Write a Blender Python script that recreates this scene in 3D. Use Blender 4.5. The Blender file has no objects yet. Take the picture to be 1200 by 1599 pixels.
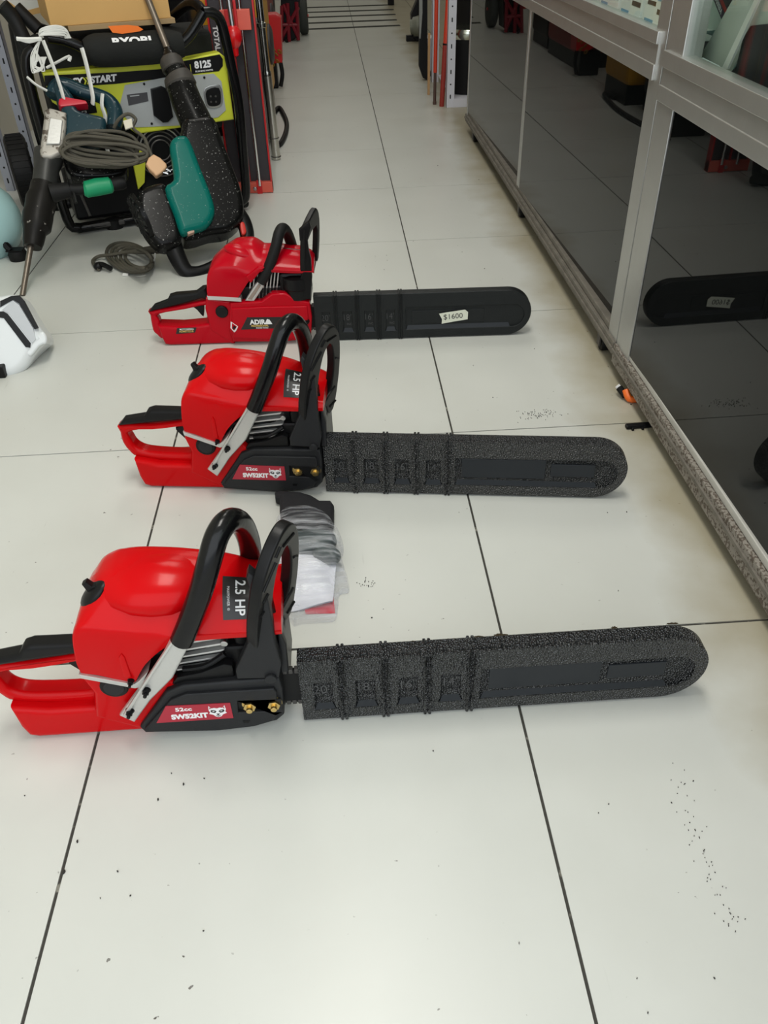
import bpy, bmesh, math, random
import numpy as np
from mathutils import Vector, Matrix
random.seed(7)
S = bpy.context.scene
COL = S.collection
# ------------------------------------------------------------------ camera
TS = .6                                   # floor tile size
FPX, PI_, YA, RO = 1253.6, .6617, .0448, -.0295
CAM = Vector((-.3651*TS, -1.441*TS, 1.5586*TS))
cF = Vector((math.sin(YA)*math.cos(PI_), math.cos(YA)*math.cos(PI_), -math.sin(PI_)))
cR = Vector((math.cos(YA), -math.sin(YA), 0)); cU = cR.cross(cF)
cR, cU = (math.cos(RO)*cR+math.sin(RO)*cU), (-math.sin(RO)*cR+math.cos(RO)*cU)
cd = bpy.data.cameras.new('camera'); cam = bpy.data.objects.new('camera', cd); COL.objects.link(cam)
M = Matrix.Identity(4)
for i in range(3): M[i][0] = cR[i]; M[i][1] = cU[i]; M[i][2] = -cF[i]; M[i][3] = CAM[i]
cam.matrix_world = M
cd.sensor_fit = 'VERTICAL'; cd.sensor_height = 36; cd.lens = 36*FPX/1599; cd.clip_start = .02
S.camera = cam
# ------------------------------------------------------------------ world, lights, exposure
S.view_settings.view_transform = 'Standard'; S.view_settings.look = 'None'
S.view_settings.gamma = 1; S.view_settings.use_curve_mapping = False
S.view_settings.exposure = -0.05
W = bpy.data.worlds.new('world'); S.world = W; W.use_nodes = True
W.node_tree.nodes['Background'].inputs[0].default_value = (.86, .93, 1, 1)
W.node_tree.nodes['Background'].inputs[1].default_value = 1.1
def area(name, loc, rot, sx, sy, e, col=(1, 1, 1)):
    l = bpy.data.lights.new(name, 'AREA'); l.shape = 'RECTANGLE'; l.size = sx; l.size_y = sy; l.energy = e; l.color = col
    o = bpy.data.objects.new(name, l); COL.objects.link(o); o.location = loc; o.rotation_euler = rot; return o
area('shopfront_daylight', (0, -1.75, 1.55), (math.radians(78), 0, 0), 3.4, 2.3, 34, (.93, .97, 1))
LAMPS = [(-.25, .2), (-.25, 2.6), (-.25, 5.0), (-.25, 7.4), (-.25, 9.8)]
for (lx, ly), le in zip(LAMPS, (36, 15, 7, 8, 8)):
    area('ceiling_tube_light', (lx, ly, 2.80), (0, 0, 0), .55, 1.2, le, (1, .97, .9))

# ------------------------------------------------------------------ pixel -> place helpers (photo frame 1200x1599)
def ray(x, y): return cF*FPX + cR*(x-600) - cU*(y-799.5)
def gz(x, y, z=0.):
    d = ray(x, y); return CAM + d*((z-CAM.z)/d.z)
def gp(x, y, p0, n):
    d = ray(x, y); return CAM + d*((Vector(p0)-CAM).dot(n)/d.dot(n))
def gy(x, y, Y): return gp(x, y, (0, Y, 0), Vector((0, 1, 0)))
def gx(x, y, X): return gp(x, y, (X, 0, 0), Vector((1, 0, 0)))
class Fr:
    """a plane that stands in the room: u right, v up, n towards the viewer side; coordinates in mm"""
    def __init__(s, o, u, v):
        s.o = Vector(o); s.u = Vector(u).normalized(); v = Vector(v); v = v - s.u*v.dot(s.u); s.v = v.normalized(); s.n = s.u.cross(s.v)
    def w(s, u, v, n=0): return s.o + (s.u*u + s.v*v + s.n*n)*.001
    def loc(s, px, py, n=0):
        w = gp(px, py, s.o+s.n*n*.001, s.n)-s.o; return (w.dot(s.u)*1000, w.dot(s.v)*1000)
    def pl(s, pts, n=0): return [s.loc(x, y, n) for x, y in pts]
def upright(o, deg=0):
    a = math.radians(deg); return Fr(o, (math.cos(a), math.sin(a), 0), (0, 0, 1))

# ------------------------------------------------------------------ materials
MATS = {}
def mat(name, col, rough=.5, metal=0., bump=0., bscale=200., spec=.5, speck=None, spscale=60., spth=.62, vary=0., vscale=8., coat=0., trans=0., alpha=1., ior=1.45, emit=None, voro=False, bdist=.002):
    if name in MATS: return MATS[name]
    m = bpy.data.materials.new(name); m.use_nodes = True; nt = m.node_tree; b = nt.nodes['Principled BSDF']
    c = (*col, 1) if len(col) == 3 else col
    b.inputs['Base Color'].default_value = c; b.inputs['Roughness'].default_value = rough; b.inputs['Metallic'].default_value = metal
    b.inputs['Specular IOR Level'].default_value = spec; b.inputs['Coat Weight'].default_value = coat; b.inputs['IOR'].default_value = ior
    b.inputs['Coat Roughness'].default_value = .08
    b.inputs['Transmission Weight'].default_value = trans; b.inputs['Alpha'].default_value = alpha
    tc = nt.nodes.new('ShaderNodeTexCoord')
    if emit: b.inputs['Emission Color'].default_value = (*emit[0], 1); b.inputs['Emission Strength'].default_value = emit[1]
    last = None
    if vary:
        n = nt.nodes.new('ShaderNodeTexNoise'); n.inputs['Scale'].default_value = vscale; n.inputs['Detail'].default_value = 6
        nt.links.new(tc.outputs['Object'], n.inputs['Vector'])
        mx = nt.nodes.new('ShaderNodeMix'); mx.data_type = 'RGBA'
        mx.inputs[6].default_value = tuple(x*(1-vary) for x in c[:3])+(1,); mx.inputs[7].default_value = tuple(min(1, x*(1+vary)) for x in c[:3])+(1,)
        nt.links.new(n.outputs[0], mx.inputs[0]); last = mx.outputs[2]
    if speck:
        n = nt.nodes.new('ShaderNodeTexNoise'); n.inputs['Scale'].default_value = spscale; n.inputs['Detail'].default_value = 4
        nt.links.new(tc.outputs['Object'], n.inputs['Vector'])
        r = nt.nodes.new('ShaderNodeValToRGB'); r.color_ramp.elements[0].position = spth; r.color_ramp.elements[1].position = min(1, spth+.05)
        nt.links.new(n.outputs[0], r.inputs[0])
        mx = nt.nodes.new('ShaderNodeMix'); mx.data_type = 'RGBA'; mx.inputs[6].default_value = c; mx.inputs[7].default_value = (*speck, 1)
        if last: nt.links.new(last, mx.inputs[6])
        nt.links.new(r.outputs[0], mx.inputs[0]); last = mx.outputs[2]
    if last: nt.links.new(last, b.inputs['Base Color'])
    if bump:
        if voro:
            n = nt.nodes.new('ShaderNodeTexVoronoi'); n.inputs['Scale'].default_value = bscale
        else:
            n = nt.nodes.new('ShaderNodeTexNoise'); n.inputs['Scale'].default_value = bscale; n.inputs['Detail'].default_value = 3
        nt.links.new(tc.outputs['Object'], n.inputs['Vector'])
        bp = nt.nodes.new('ShaderNodeBump'); bp.inputs['Strength'].default_value = bump; bp.inputs['Distance'].default_value = bdist
        nt.links.new(n.outputs[0], bp.inputs['Height']); nt.links.new(bp.outputs[0], b.inputs['Normal'])
    MATS[name] = m; return m
RED = mat('glossy_red_plastic', (.55, .002, .004), .22, coat=.08, spec=.13)
RED2 = mat('crimson_red_plastic', (.46, .001, .010), .22, coat=.10, spec=.14)
BLK = mat('black_plastic', (.006, .006, .0065), .36, spec=.25)
BLKM = mat('matt_charcoal_plastic', (.017, .0175, .019), .5, spec=.3, bump=.1, bscale=600)
RUB = mat('black_rubber', (.009, .009, .009), .55, spec=.25)
HAN = mat('gloss_black_handle', (.004, .004, .0045), .2, spec=.35, bump=.15, bscale=90)
PEB = mat('pebbled_black_plastic', (.024, .025, .026), .26, spec=1.0, bump=1., bscale=330, voro=True, bdist=.005)
PEBS = mat('plain_black_plastic', (.013, .015, .0155), .4, spec=.3, bump=.3, bscale=500)
SMO = mat('smooth_dark_plastic', (.018, .021, .025), .4, spec=.35)
ALU = mat('brushed_aluminium', (.50, .50, .48), .34, .8, bump=.1, bscale=120, vary=.08, vscale=14)
ALUC = mat('cast_aluminium', (.62, .62, .60), .45, .7, bump=.2, bscale=150)
STE = mat('steel', (.5, .5, .5), .3, 1.)
CHR = mat('chrome', (.8, .8, .8), .12, 1.)
DST = mat('dark_steel', (.10, .095, .09), .5, .6, vary=.3, vscale=40)
GOLD = mat('brass_plated_nut', (.75, .55, .22), .3, 1.)
WHT = mat('white_print', (.85, .85, .85), .5)
LRED = mat('dark_red_label', (.42, .02, .04), .4)
LBLK = mat('black_label', (.015, .013, .013), .3)
LGRY = mat('embossed_grey', (.07, .07, .072), .45)
GLDP = mat('gold_print', (.65, .45, .12), .4)

# ------------------------------------------------------------------ mesh builder (world metres)
def catmull(p, n=6, closed=False):
    p = [Vector(q) for q in p]; N = len(p); out = []
    R = range(N) if closed else range(N-1)
    for i in R:
        if closed: a, b, c, d = p[i-1], p[i], p[(i+1) % N], p[(i+2) % N]
        else: a, b, c, d = p[max(i-1, 0)], p[i], p[i+1], p[min(i+2, N-1)]
        for k in range(n):
            t = k/n
            out.append(.5*((2*b)+(c-a)*t+(2*a-5*b+4*c-d)*t*t+(3*b-a-3*c+d)*t**3))
    if not closed: out.append(p[-1])
    return out
def sm2(pts, n=5): return [(v.x, v.y) for v in catmull([(x, y, 0) for x, y in pts], n, True)]
def rc(x0, y0, x1, y1, r=0, n=4):
    if r <= 0: return [(x0, y0), (x1, y0), (x1, y1), (x0, y1)]
    o = []
    for cx, cy, a in ((x1-r, y0+r, -90), (x1-r, y1-r, 0), (x0+r, y1-r, 90), (x0+r, y0+r, 180)):
        for k in range(n+1):
            t = math.radians(a+90*k/n); o.append((cx+r*math.cos(t), cy+r*math.sin(t)))
    return o
def circ(cx, cy, r, n=28, ry=None): return [(cx+r*math.cos(2*math.pi*k/n), cy+(ry or r)*math.sin(2*math.pi*k/n)) for k in range(n)]
class MB:
    def __init__(s): s.v = []; s.f = []; s.mi = []; s.mats = []
    def _m(s, m):
        if m is None: return 0
        if m not in s.mats: s.mats.append(m)
        return s.mats.index(m)
    def add(s, vs, fs, m=None):
        b = len(s.v); s.v += [tuple(v) for v in vs]; i = s._m(m)
        for f in fs: s.f.append(tuple(b+k for k in f)); s.mi.append(i)
        return s
    def plate(s, fr, outs, n0, n1, bev=0, m=None, res=1):
        """outlines (mm, in the plane of fr; later outlines are holes) extruded from n0 to n1, edges rounded by bev"""
        cu = bpy.data.curves.new('t', 'CURVE'); cu.dimensions = '2D'; cu.fill_mode = 'BOTH'
        if not isinstance(outs[0][0], (tuple, list)): outs = [outs]
        for o in outs:
            sp = cu.splines.new('POLY'); sp.points.add(len(o)-1); sp.use_cyclic_u = True
            for k, (x, y) in enumerate(o): sp.points[k].co = (x, y, 0, 1)
        h = abs(n1-n0)/2; bev = min(bev, h*.95)
        cu.extrude = h-bev; cu.bevel_depth = bev; cu.bevel_resolution = res; cu.offset = -bev
        ob = bpy.data.objects.new('t', cu); me = bpy.data.meshes.new_from_object(ob)
        c = (n0+n1)/2
        s.add([fr.w(v.co.x, v.co.y, v.co.z+c) for v in me.vertices], [tuple(p.vertices) for p in me.polygons], m)
        bpy.data.objects.remove(ob); bpy.data.curves.remove(cu); bpy.data.meshes.remove(me); return s
    def box(s, fr, u0, u1, v0, v1, n0, n1, bev=0, m=None): return s.plate(fr, [rc(u0, v0, u1, v1, bev, 2)], n0, n1, bev, m)
    def wbox(s, x0, x1, y0, y1, z0, z1, bev=0, m=None):
        return s.plate(Fr((0, 0, 0), (1, 0, 0), (0, 1, 0)), [rc(x0*1000, y0*1000, x1*1000, y1*1000, bev, 2)], z0*1000, z1*1000, bev, m)
    def tube(s, pts, r, smooth=6, seg=12, closed=False, m=None, cap=True, flat=1.):
        """r in metres (one or one per given point)"""
        pts = [Vector(p) for p in pts]; N0 = len(pts)
        rs = r if isinstance(r, (list, tuple)) else [r]*N0
        if smooth and N0 > 2 or (smooth and closed):
            q = catmull([(*p, 0)[:3] for p in pts], smooth, closed)
            rr = [v.x for v in catmull([(x, 0, 0) for x in rs], smooth, closed)]
        else: q = pts; rr = list(rs)
        n = len(q); up = None; rings = []
        for i in range(n):
            if closed: t = q[(i+1) % n]-q[i-1]
            else: t = q[min(i+1, n-1)]-q[max(i-1, 0)]
            if t.length < 1e-9: t = Vector((0, 0, 1))
            t.normalize()
            if up is None: up = t.orthogonal().normalized()
            up = (up-t*up.dot(t)); up = up.normalized() if up.length > 1e-6 else t.orthogonal().normalized()
            sd = t.cross(up)
            rings.append([q[i]+(up*math.cos(a)+sd*math.sin(a)*flat)*rr[i] for a in [2*math.pi*k/seg for k in range(seg)]])
        return s.loft(rings, cap and not closed, closed, m)
    def loft(s, rings, cap=True, closed=False, m=None):
        g = len(rings[0]); n = len(rings); vs = [v for r in rings for v in r]; fs = []
        for i in range(n if closed else n-1):
            j = (i+1) % n
            for k in range(g): l = (k+1) % g; fs.append((i*g+k, i*g+l, j*g+l, j*g+k))
        if cap: fs.append(tuple(range(g))[::-1]); fs.append(tuple((n-1)*g+k for k in range(g)))
        return s.add(vs, fs, m)
    def lathe(s, p0, ax, prof, seg=24, m=None, cap=True):
        """prof = [(distance along axis, radius)] metres"""
        p0 = Vector(p0); ax = Vector(ax).normalized(); u = ax.orthogonal().normalized(); w = ax.cross(u)
        return s.loft([[p0+ax*d+(u*math.cos(a)+w*math.sin(a))*max(r, 1e-4) for a in [2*math.pi*k/seg for k in range(seg)]] for d, r in prof], cap, False, m)
    def ell(s, c, rx, ry, rz, m=None, R=None, nu=20, nv=12, pw=1.):
        c = Vector(c); rings = []
        f = lambda x: math.copysign(abs(x)**pw, x)
        for j in range(nv+1):
            t = -math.pi/2+math.pi*j/nv
            ring = []
            for k in range(nu):
                a = 2*math.pi*k/nu; ct = max(math.cos(t), 1e-3)
                p = Vector((rx*f(ct)*f(math.cos(a)), ry*f(ct)*f(math.sin(a)), rz*f(math.sin(t))))
                ring.append(c+(R @ p if R else p))
            rings.append(ring)
        return s.loft(rings, True, False, m)
    def torus(s, c, ax, R, r, m=None, seg=36, sec=10, a0=0, a1=360, ref=None):
        c = Vector(c); ax = Vector(ax).normalized(); u = (Vector(ref)-ax*Vector(ref).dot(ax)).normalized() if ref else ax.orthogonal().normalized(); w = ax.cross(u)
        full = a1-a0 >= 360; n = seg if full else seg+1
        pts = [c+(u*math.cos(a)+w*math.sin(a))*R for a in [math.radians(a0+(a1-a0)*k/seg) for k in range(n)]]
        return s.tube(pts, r, 0, sec, full, m)
    def text(s, fr, txt, u, v, size, n, m=None, thick=.6, bold=.0, align='CENTER', rot=0, sx=1., clip=None, shear=0, curve=None):
        cu = bpy.data.curves.new('t', 'FONT'); cu.body = txt; cu.size = size; cu.align_x = align; cu.align_y = 'CENTER'; cu.extrude = thick/2; cu.offset = bold*size; cu.shear = shear; cu.resolution_u = 3
        ob = bpy.data.objects.new('t', cu); me = bpy.data.meshes.new_from_object(ob)
        a = math.radians(rot); ca, sa = math.cos(a), math.sin(a)
        bm = bmesh.new(); bm.from_mesh(me)
        if clip is not None:
            bmesh.ops.bisect_plane(bm, geom=bm.verts[:]+bm.edges[:]+bm.faces[:], plane_co=(0, clip*size, 0), plane_no=(0, -1, 0), clear_outer=True)
        bm.verts.index_update()
        vs = []
        for q in bm.verts:
            x, y, z = q.co.x*sx, q.co.y, q.co.z
            uu, vv = u+x*ca-y*sa, v+x*sa+y*ca
            vs.append(curve(uu, vv, n+z) if curve else fr.w(uu, vv, n+z))
        s.add(vs, [tuple(q.index for q in f.verts) for f in bm.faces], m)
        bm.free(); bpy.data.objects.remove(ob); bpy.data.curves.remove(cu); bpy.data.meshes.remove(me); return s
def thing(name, label, cat, fr_or_loc, rz=0., group=None):
    o = bpy.data.objects.new(name, None); o.empty_display_size = .05; COL.objects.link(o)
    o.matrix_world = Matrix.Translation(Vector(fr_or_loc)) @ Matrix.Rotation(rz, 4, 'Z')
    o['label'] = label; o['category'] = cat
    if group: o['group'] = group
    o['_m'] = 1; return o
def root_matrix(p):
    while p.parent: p = p.parent
    return Matrix.Translation(p.location) @ Matrix.Rotation(p.rotation_euler.z, 4, 'Z')
def obj(name, mb, m=None, parent=None, sharp=32, label=None):
    me = bpy.data.meshes.new(name); inv = root_matrix(parent).inverted() if parent else Matrix.Identity(4)
    me.from_pydata([inv @ Vector(v) for v in mb.v], [], mb.f)
    ms = mb.mats or [m]
    for x in ms: me.materials.append(x)
    if len(ms) > 1: me.polygons.foreach_set('material_index', mb.mi)
    bm = bmesh.new(); bm.from_mesh(me); bmesh.ops.remove_doubles(bm, verts=bm.verts, dist=1e-6); bmesh.ops.recalc_face_normals(bm, faces=bm.faces); bm.to_mesh(me); bm.free()
    me.polygons.foreach_set('use_smooth', [True]*len(me.polygons)); me.set_sharp_from_angle(angle=math.radians(sharp))
    o = bpy.data.objects.new(name, me); COL.objects.link(o)
    wn = o.modifiers.new('weighted_normals', 'WEIGHTED_NORMAL'); wn.keep_sharp = True; wn.weight = 60
    if parent: o.parent = parent
    if label: o['label'] = label
    return o
def single(name, mb, m, label, cat, group=None, at=None, kind=None):
    """a thing that is one mesh; its origin sits at its own base"""
    vs = np.array(mb.v); c = Vector(((vs[:, 0].min()+vs[:, 0].max())/2, (vs[:, 1].min()+vs[:, 1].max())/2, vs[:, 2].min()))
    mb.v = [tuple(Vector(v)-c) for v in mb.v]
    o = obj(name, mb, m); o.location = c; o['label'] = label; o['category'] = cat
    if group: o['group'] = group
    if kind: o['kind'] = kind
    return o
def struct(name, mb, m):
    o = obj(name, mb, m); o['kind'] = 'structure'; return o
def copy_tree(o, parent=None):
    c = o.copy(); COL.objects.link(c)
    if parent: c.parent = parent
    for ch in list(o.children): copy_tree(ch, c)
    return c

# ================================================================== THE ROOM
def floor_mat():
    m = bpy.data.materials.new('white_floor_tile'); m.use_nodes = True; nt = m.node_tree; N = nt.nodes; L = nt.links; b = N['Principled BSDF']
    tc = N.new('ShaderNodeTexCoord')
    def noise(sc, det, v=None):
        n = N.new('ShaderNodeTexNoise'); n.inputs['Scale'].default_value = sc; n.inputs['Detail'].default_value = det; L.new(v or tc.outputs['Object'], n.inputs['Vector']); return n.outputs[0]
    def ramp(x, a, b_): 
        r = N.new('ShaderNodeMapRange'); r.inputs[1].default_value = a; r.inputs[2].default_value = b_; L.new(x, r.inputs[0]); return r.outputs[0]
    def mul(a, b_):
        q = N.new('ShaderNodeMath'); q.operation = 'MULTIPLY'
        for i, x in enumerate((a, b_)):
            if isinstance(x, float): q.inputs[i].default_value = x
            else: L.new(x, q.inputs[i])
        return q.outputs[0]
    def mix(f, a, c):
        q = N.new('ShaderNodeMix'); q.data_type = 'RGBA'; L.new(f, q.inputs[0])
        for i, x in ((6, a), (7, c)):
            if isinstance(x, tuple): q.inputs[i].default_value = x
            else: L.new(x, q.inputs[i])
        return q.outputs[2]
    base = mix(noise(3.5, 8), (.56, .57, .53, 1), (.65, .66, .62, 1))
    sm = mul(ramp(noise(2.2, 5), .50, .75), .22)                       # traffic smudges
    base = mix(sm, base, (.50, .49, .43, 1))
    sp = mul(ramp(noise(95, 2), .735, .76), ramp(noise(6, 3), .42, .62))   # grit
    base = mix(sp, base, (.10, .09, .08, 1))
    sc = N.new('ShaderNodeMapping'); sc.inputs['Scale'].default_value = (30, 4, 1); sc.inputs['Rotation'].default_value = (0, 0, .5); L.new(tc.outputs['Object'], sc.inputs[0])
    scr = mul(mul(ramp(noise(2.4, 7, sc.outputs[0]), .68, .74), ramp(noise(4, 2), .52, .7)), .35)
    base = mix(scr, base, (.33, .32, .30, 1))
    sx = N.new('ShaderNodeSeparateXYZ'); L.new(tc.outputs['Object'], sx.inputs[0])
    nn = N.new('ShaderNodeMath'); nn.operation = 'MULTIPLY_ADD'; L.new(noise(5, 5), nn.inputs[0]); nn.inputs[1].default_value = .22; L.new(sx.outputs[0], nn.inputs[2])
    grime = mul(ramp(nn.outputs[0], .39, .52), .75)                    # tan grime along the cabinets' feet, with the shade below their rails painted in
    base = mix(grime, base, (.30, .25, .14, 1))  # tan grime plus painted shade along the cabinets' feet
    L.new(base, b.inputs['Base Color'])
    rg = N.new('ShaderNodeMapRange'); rg.inputs[3].default_value = .26; rg.inputs[4].default_value = .42; L.new(noise(7, 4), rg.inputs[0]); L.new(rg.outputs[0], b.inputs['Roughness'])
    b.inputs['Specular IOR Level'].default_value = .45
    return m
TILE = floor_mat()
GROUT = mat('dark_grout', (.05, .047, .04), .9, speck=(.25, .24, .2), spscale=35, spth=.6)
fl = MB()
X0, X1, Y0, Y1 = -4, 4, -4, 20
rnd = random.Random(3)
for i in range(X0, X1):
    for k in range(Y0, Y1):
        gw = .0020; gh = .0016 if k < 4 else .0009
        a, b, c, d = i*TS+gw, (i+1)*TS-gw, k*TS+gh, (k+1)*TS-gh
        if k == 0: c += .0006
        if k == -1: d -= .0006
        h = rnd.uniform(-.0003, .0003)
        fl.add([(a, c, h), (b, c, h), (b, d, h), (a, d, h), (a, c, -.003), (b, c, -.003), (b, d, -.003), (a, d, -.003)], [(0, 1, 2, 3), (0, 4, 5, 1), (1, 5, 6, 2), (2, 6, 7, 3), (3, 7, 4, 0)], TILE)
fl.wbox(X0*TS, X1*TS, Y0*TS, Y1*TS, -.05, -.0018, m=GROUT)
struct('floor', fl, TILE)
WALL = mat('cream_wall_paint', (.62, .60, .52), .7, vary=.04)
CEIL = mat('white_ceiling', (.75, .75, .72), .8)
LW, RW, FW, NW = -1.75, 1.75, 11.4, -1.9
struct('wall_left', MB().wbox(LW-.1, LW, NW, FW, 0, 2.9), WALL)
struct('wall_right', MB().wbox(RW, RW+.1, NW, FW, 0, 2.9), WALL)
struct('wall_back', MB().wbox(LW-.1, RW+.1, FW, FW+.1, 0, 2.9), WALL)
struct('ceiling', MB().wbox(LW-.1, RW+.1, NW, FW+.1, 2.9, 3.0), CEIL)
for lx, ly in LAMPS:
    t = MB().wbox(lx-.3, lx+.3, ly-.62, ly+.62, 2.83, 2.9, 4)
    single('ceiling_lamp', t, mat('lamp_housing', (.8, .8, .8), .5), 'white rectangular lamp housing fixed under the ceiling along the aisle', 'lamp', 'ceiling lamps over the aisle')
# anti-slip strips on the far floor
for k, (xa, ya, xb, yb) in enumerate([(480, 12, 612, 7.6), (481, 19.5, 615, 15), (481, 27.3, 618, 22.6), (482, 36.3, 620, 31), (482, 45.7, 625, 39.7)]):
    A, B = gz(xa, ya), gz(xb, yb); d = (B-A).normalized(); q = Vector((-d.y, d.x, 0))*.042; z = Vector((0, 0, .0012))
    vs = [A-q, B-q, B+q, A+q]; vs = vs+[v+z for v in vs]
    single('anti_slip_strip', MB().add(vs, [(0, 3, 2, 1), (4, 5, 6, 7), (0, 1, 5, 4), (1, 2, 6, 5), (2, 3, 7, 6), (3, 0, 4, 7)]), mat('strip_black', (.03, .032, .028), .85),
           ['farthest', 'second farthest', 'middle', 'second nearest', 'nearest'][k]+' of the five black strips across the far floor', 'floor strip', 'black strips across the far floor')
# dirt ground into the joint by the chain saw cover
DIRT = mat('ground_in_dirt', (.045, .032, .015), .95, bump=.6, bscale=300)
def blob(c, rx, ry, seed, n=22, z=.0012, ang=0.):
    r = random.Random(seed); pts = []
    for k in range(n):
        a = 2*math.pi*k/n; q = r.uniform(.55, 1.15); x, y = rx*q*math.cos(a), ry*q*math.sin(a)
        pts.append(Vector((c[0]+x*math.cos(ang)-y*math.sin(ang), c[1]+x*math.sin(ang)+y*math.cos(ang), z)))
    return pts
dm = MB()
for sd, (px, py, rx, ry) in enumerate([(648, 1006, .022, .007), (628, 1010, .012, .004), (672, 1003, .014, .004), (705, 1000, .012, .004), (752, 997, .022, .005), (735, 999, .018, .004), (782, 993, .012, .005), (960, 982, .007, .006), (912, 986, .012, .002), (1050, 974, .010, .0018), (690, 1001, .02, .002)]):
    p = blob(gz(px, py), rx, ry, sd); lo = [Vector((v.x, v.y, .0002)) for v in p]
    dm.loft([lo, p])
single('grime', dm, DIRT, 'dark brown grime in the floor joint behind the nearest bar cover', 'dirt', kind='stuff')
FLK = mat('dark_debris', (.03, .028, .025), .9)
g = MB(); rr = random.Random(11)
def flake(px, py, s):
    s *= .6; p = blob(gz(px, py), s, s*.55, rr.random(), 8, .0018, rr.random()*3); g.loft([[Vector((v.x, v.y, .0003)) for v in p], p])
for px, py, s in [(100, 1362, .006), (121, 1315, .004), (287, 1225, .004), (247, 1249, .003), (184, 1361, .0025), (204, 1399, .002), (268, 1208, .002), (318, 1454, .002), (319, 1216, .002), (157, 1403, .0015), (39, 1243, .002), (581, 965, .002), (995, 1528, .0015), (1012, 1582, .002), (979, 800, .002), (949, 801, .002), (1116, 1528, .002), (1149, 1455, .0015), (677, 1173, .002), (770, 621, .003), (835, 545, .002), (986, 632, .003), (955, 558, .002), (950, 573, .002), (684, 259, .004), (757, 420, .003), (748, 281, .004), (605, 407, .002), (604, 399, .002), (722, 394, .002), (966, 923, .002), (480, 1118, .001), (1083, 1220, .002), (951, 1256, .0015), (935, 1270, .0015), (811, 1473, .002), (1049, 1254, .002)]:
    flake(px, py, s)
for k in range(70): flake(rr.gauss(838, 18), rr.gauss(648, 3.5), .0016)
for k in range(60):
    t = rr.random(); flake(1055+t*95+rr.gauss(0, 9), 1215+t*240+rr.gauss(0, 14), .0012)
for k in range(26): flake(rr.gauss(573, 9), rr.gauss(912, 3), .0013)
single('debris', g, FLK, 'scattered dark flakes and grit on the white floor tiles', 'debris', kind='stuff')

# ================================================================== CHAIN SAWS
def wolf(mb, fr, u, v, s, n):
    L = [(-.9, 1), (-.62, .55), (-.3, .62), (0, .5), (.3, .62), (.62, .55), (.9, 1), (.98, .3), (.85, -.1), (1.0, -.35), (.55, -.55), (.3, -.9), (0, -1), (-.3, -.9), (-.55, -.55), (-1.0, -.35), (-.85, -.1), (-.98, .3)]
    mb.plate(fr, [[(u+x*s, v+y*s) for x, y in L]], n, n+.5, 0, WHT)
    for sg in (-1, 1):
        e = [(.12, .05), (.35, .28), (.72, .3), (.8, .05), (.6, -.12), (.3, -.22)]
        mb.plate(fr, [[(u+sg*x*s, v+y*s) for x, y in e]], n+.5, n+.9, 0, LBLK)
        e = [(.3, .12), (.45, .2), (.62, .12), (.42, .04)]
        mb.plate(fr, [[(u+sg*x*s, v+y*s) for x, y in e]], n+.9, n+1.1, 0, WHT)
        e = [(.68, .62), (.82, .8), (.85, .45)]
        mb.plate(fr, [[(u+sg*x*s, v+y*s) for x, y in e]], n+.5, n+.9, 0, LRED)
    mb.plate(fr, [[(u+x*s, v+y*s) for x, y in [(-.18, -.38), (.18, -.38), (.1, -.58), (0, -.66), (-.1, -.58)]]], n+.5, n+.9, 0, LBLK)
    mb.plate(fr, [[(u+x*s, v+y*s) for x, y in [(-.3, -.66), (0, -.76), (.3, -.66), (0, -.88)]]], n+.5, n+.9, 0, LBLK)

def ring_cover(fr, x, zb, zc, zt, yn=-24, yf=112, m=7):
    """one cross section of a saw's top cover, near side at yn (mm, + is away)"""
    d = zt-zc
    P = [(yn+1, zb), (yn-1, zb+.5*(zc-zb)), (yn+1, zc-9), (yn+7, zc), (yn+18, zc+d*.32), (yn+34, zc+d*.72), (yn+52, zc+d*.94), (46, zt), (66, zt-1), (84, zt-7), (yf-10, zt-24-d*.1), (yf-1, zc-20), (yf+1, (zb+zc)/2-10), (yf, zb)]
    q = catmull([(a, b, 0) for a, b in P], 3)
    q += [Vector((yf*.6, zb, 0)), Vector((yf*.25, zb, 0))]
    return [fr.w(x, v.y, -v.x) for v in q]
def interp(st, n=5):
    return [tuple(v) for v in catmull4(st, n)]
def catmull4(p, n):
    p = [np.array(q, float) for q in p]; out = []
    for i in range(len(p)-1):
        a, b, c, d = p[max(i-1, 0)], p[i], p[i+1], p[min(i+2, len(p)-1)]
        for k in range(n):
            t = k/n; out.append(.5*((2*b)+(c-a)*t+(2*a-5*b+4*c-d)*t*t+(3*b-a-3*c+d)*t**3))
    out.append(p[-1]); return out

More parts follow.
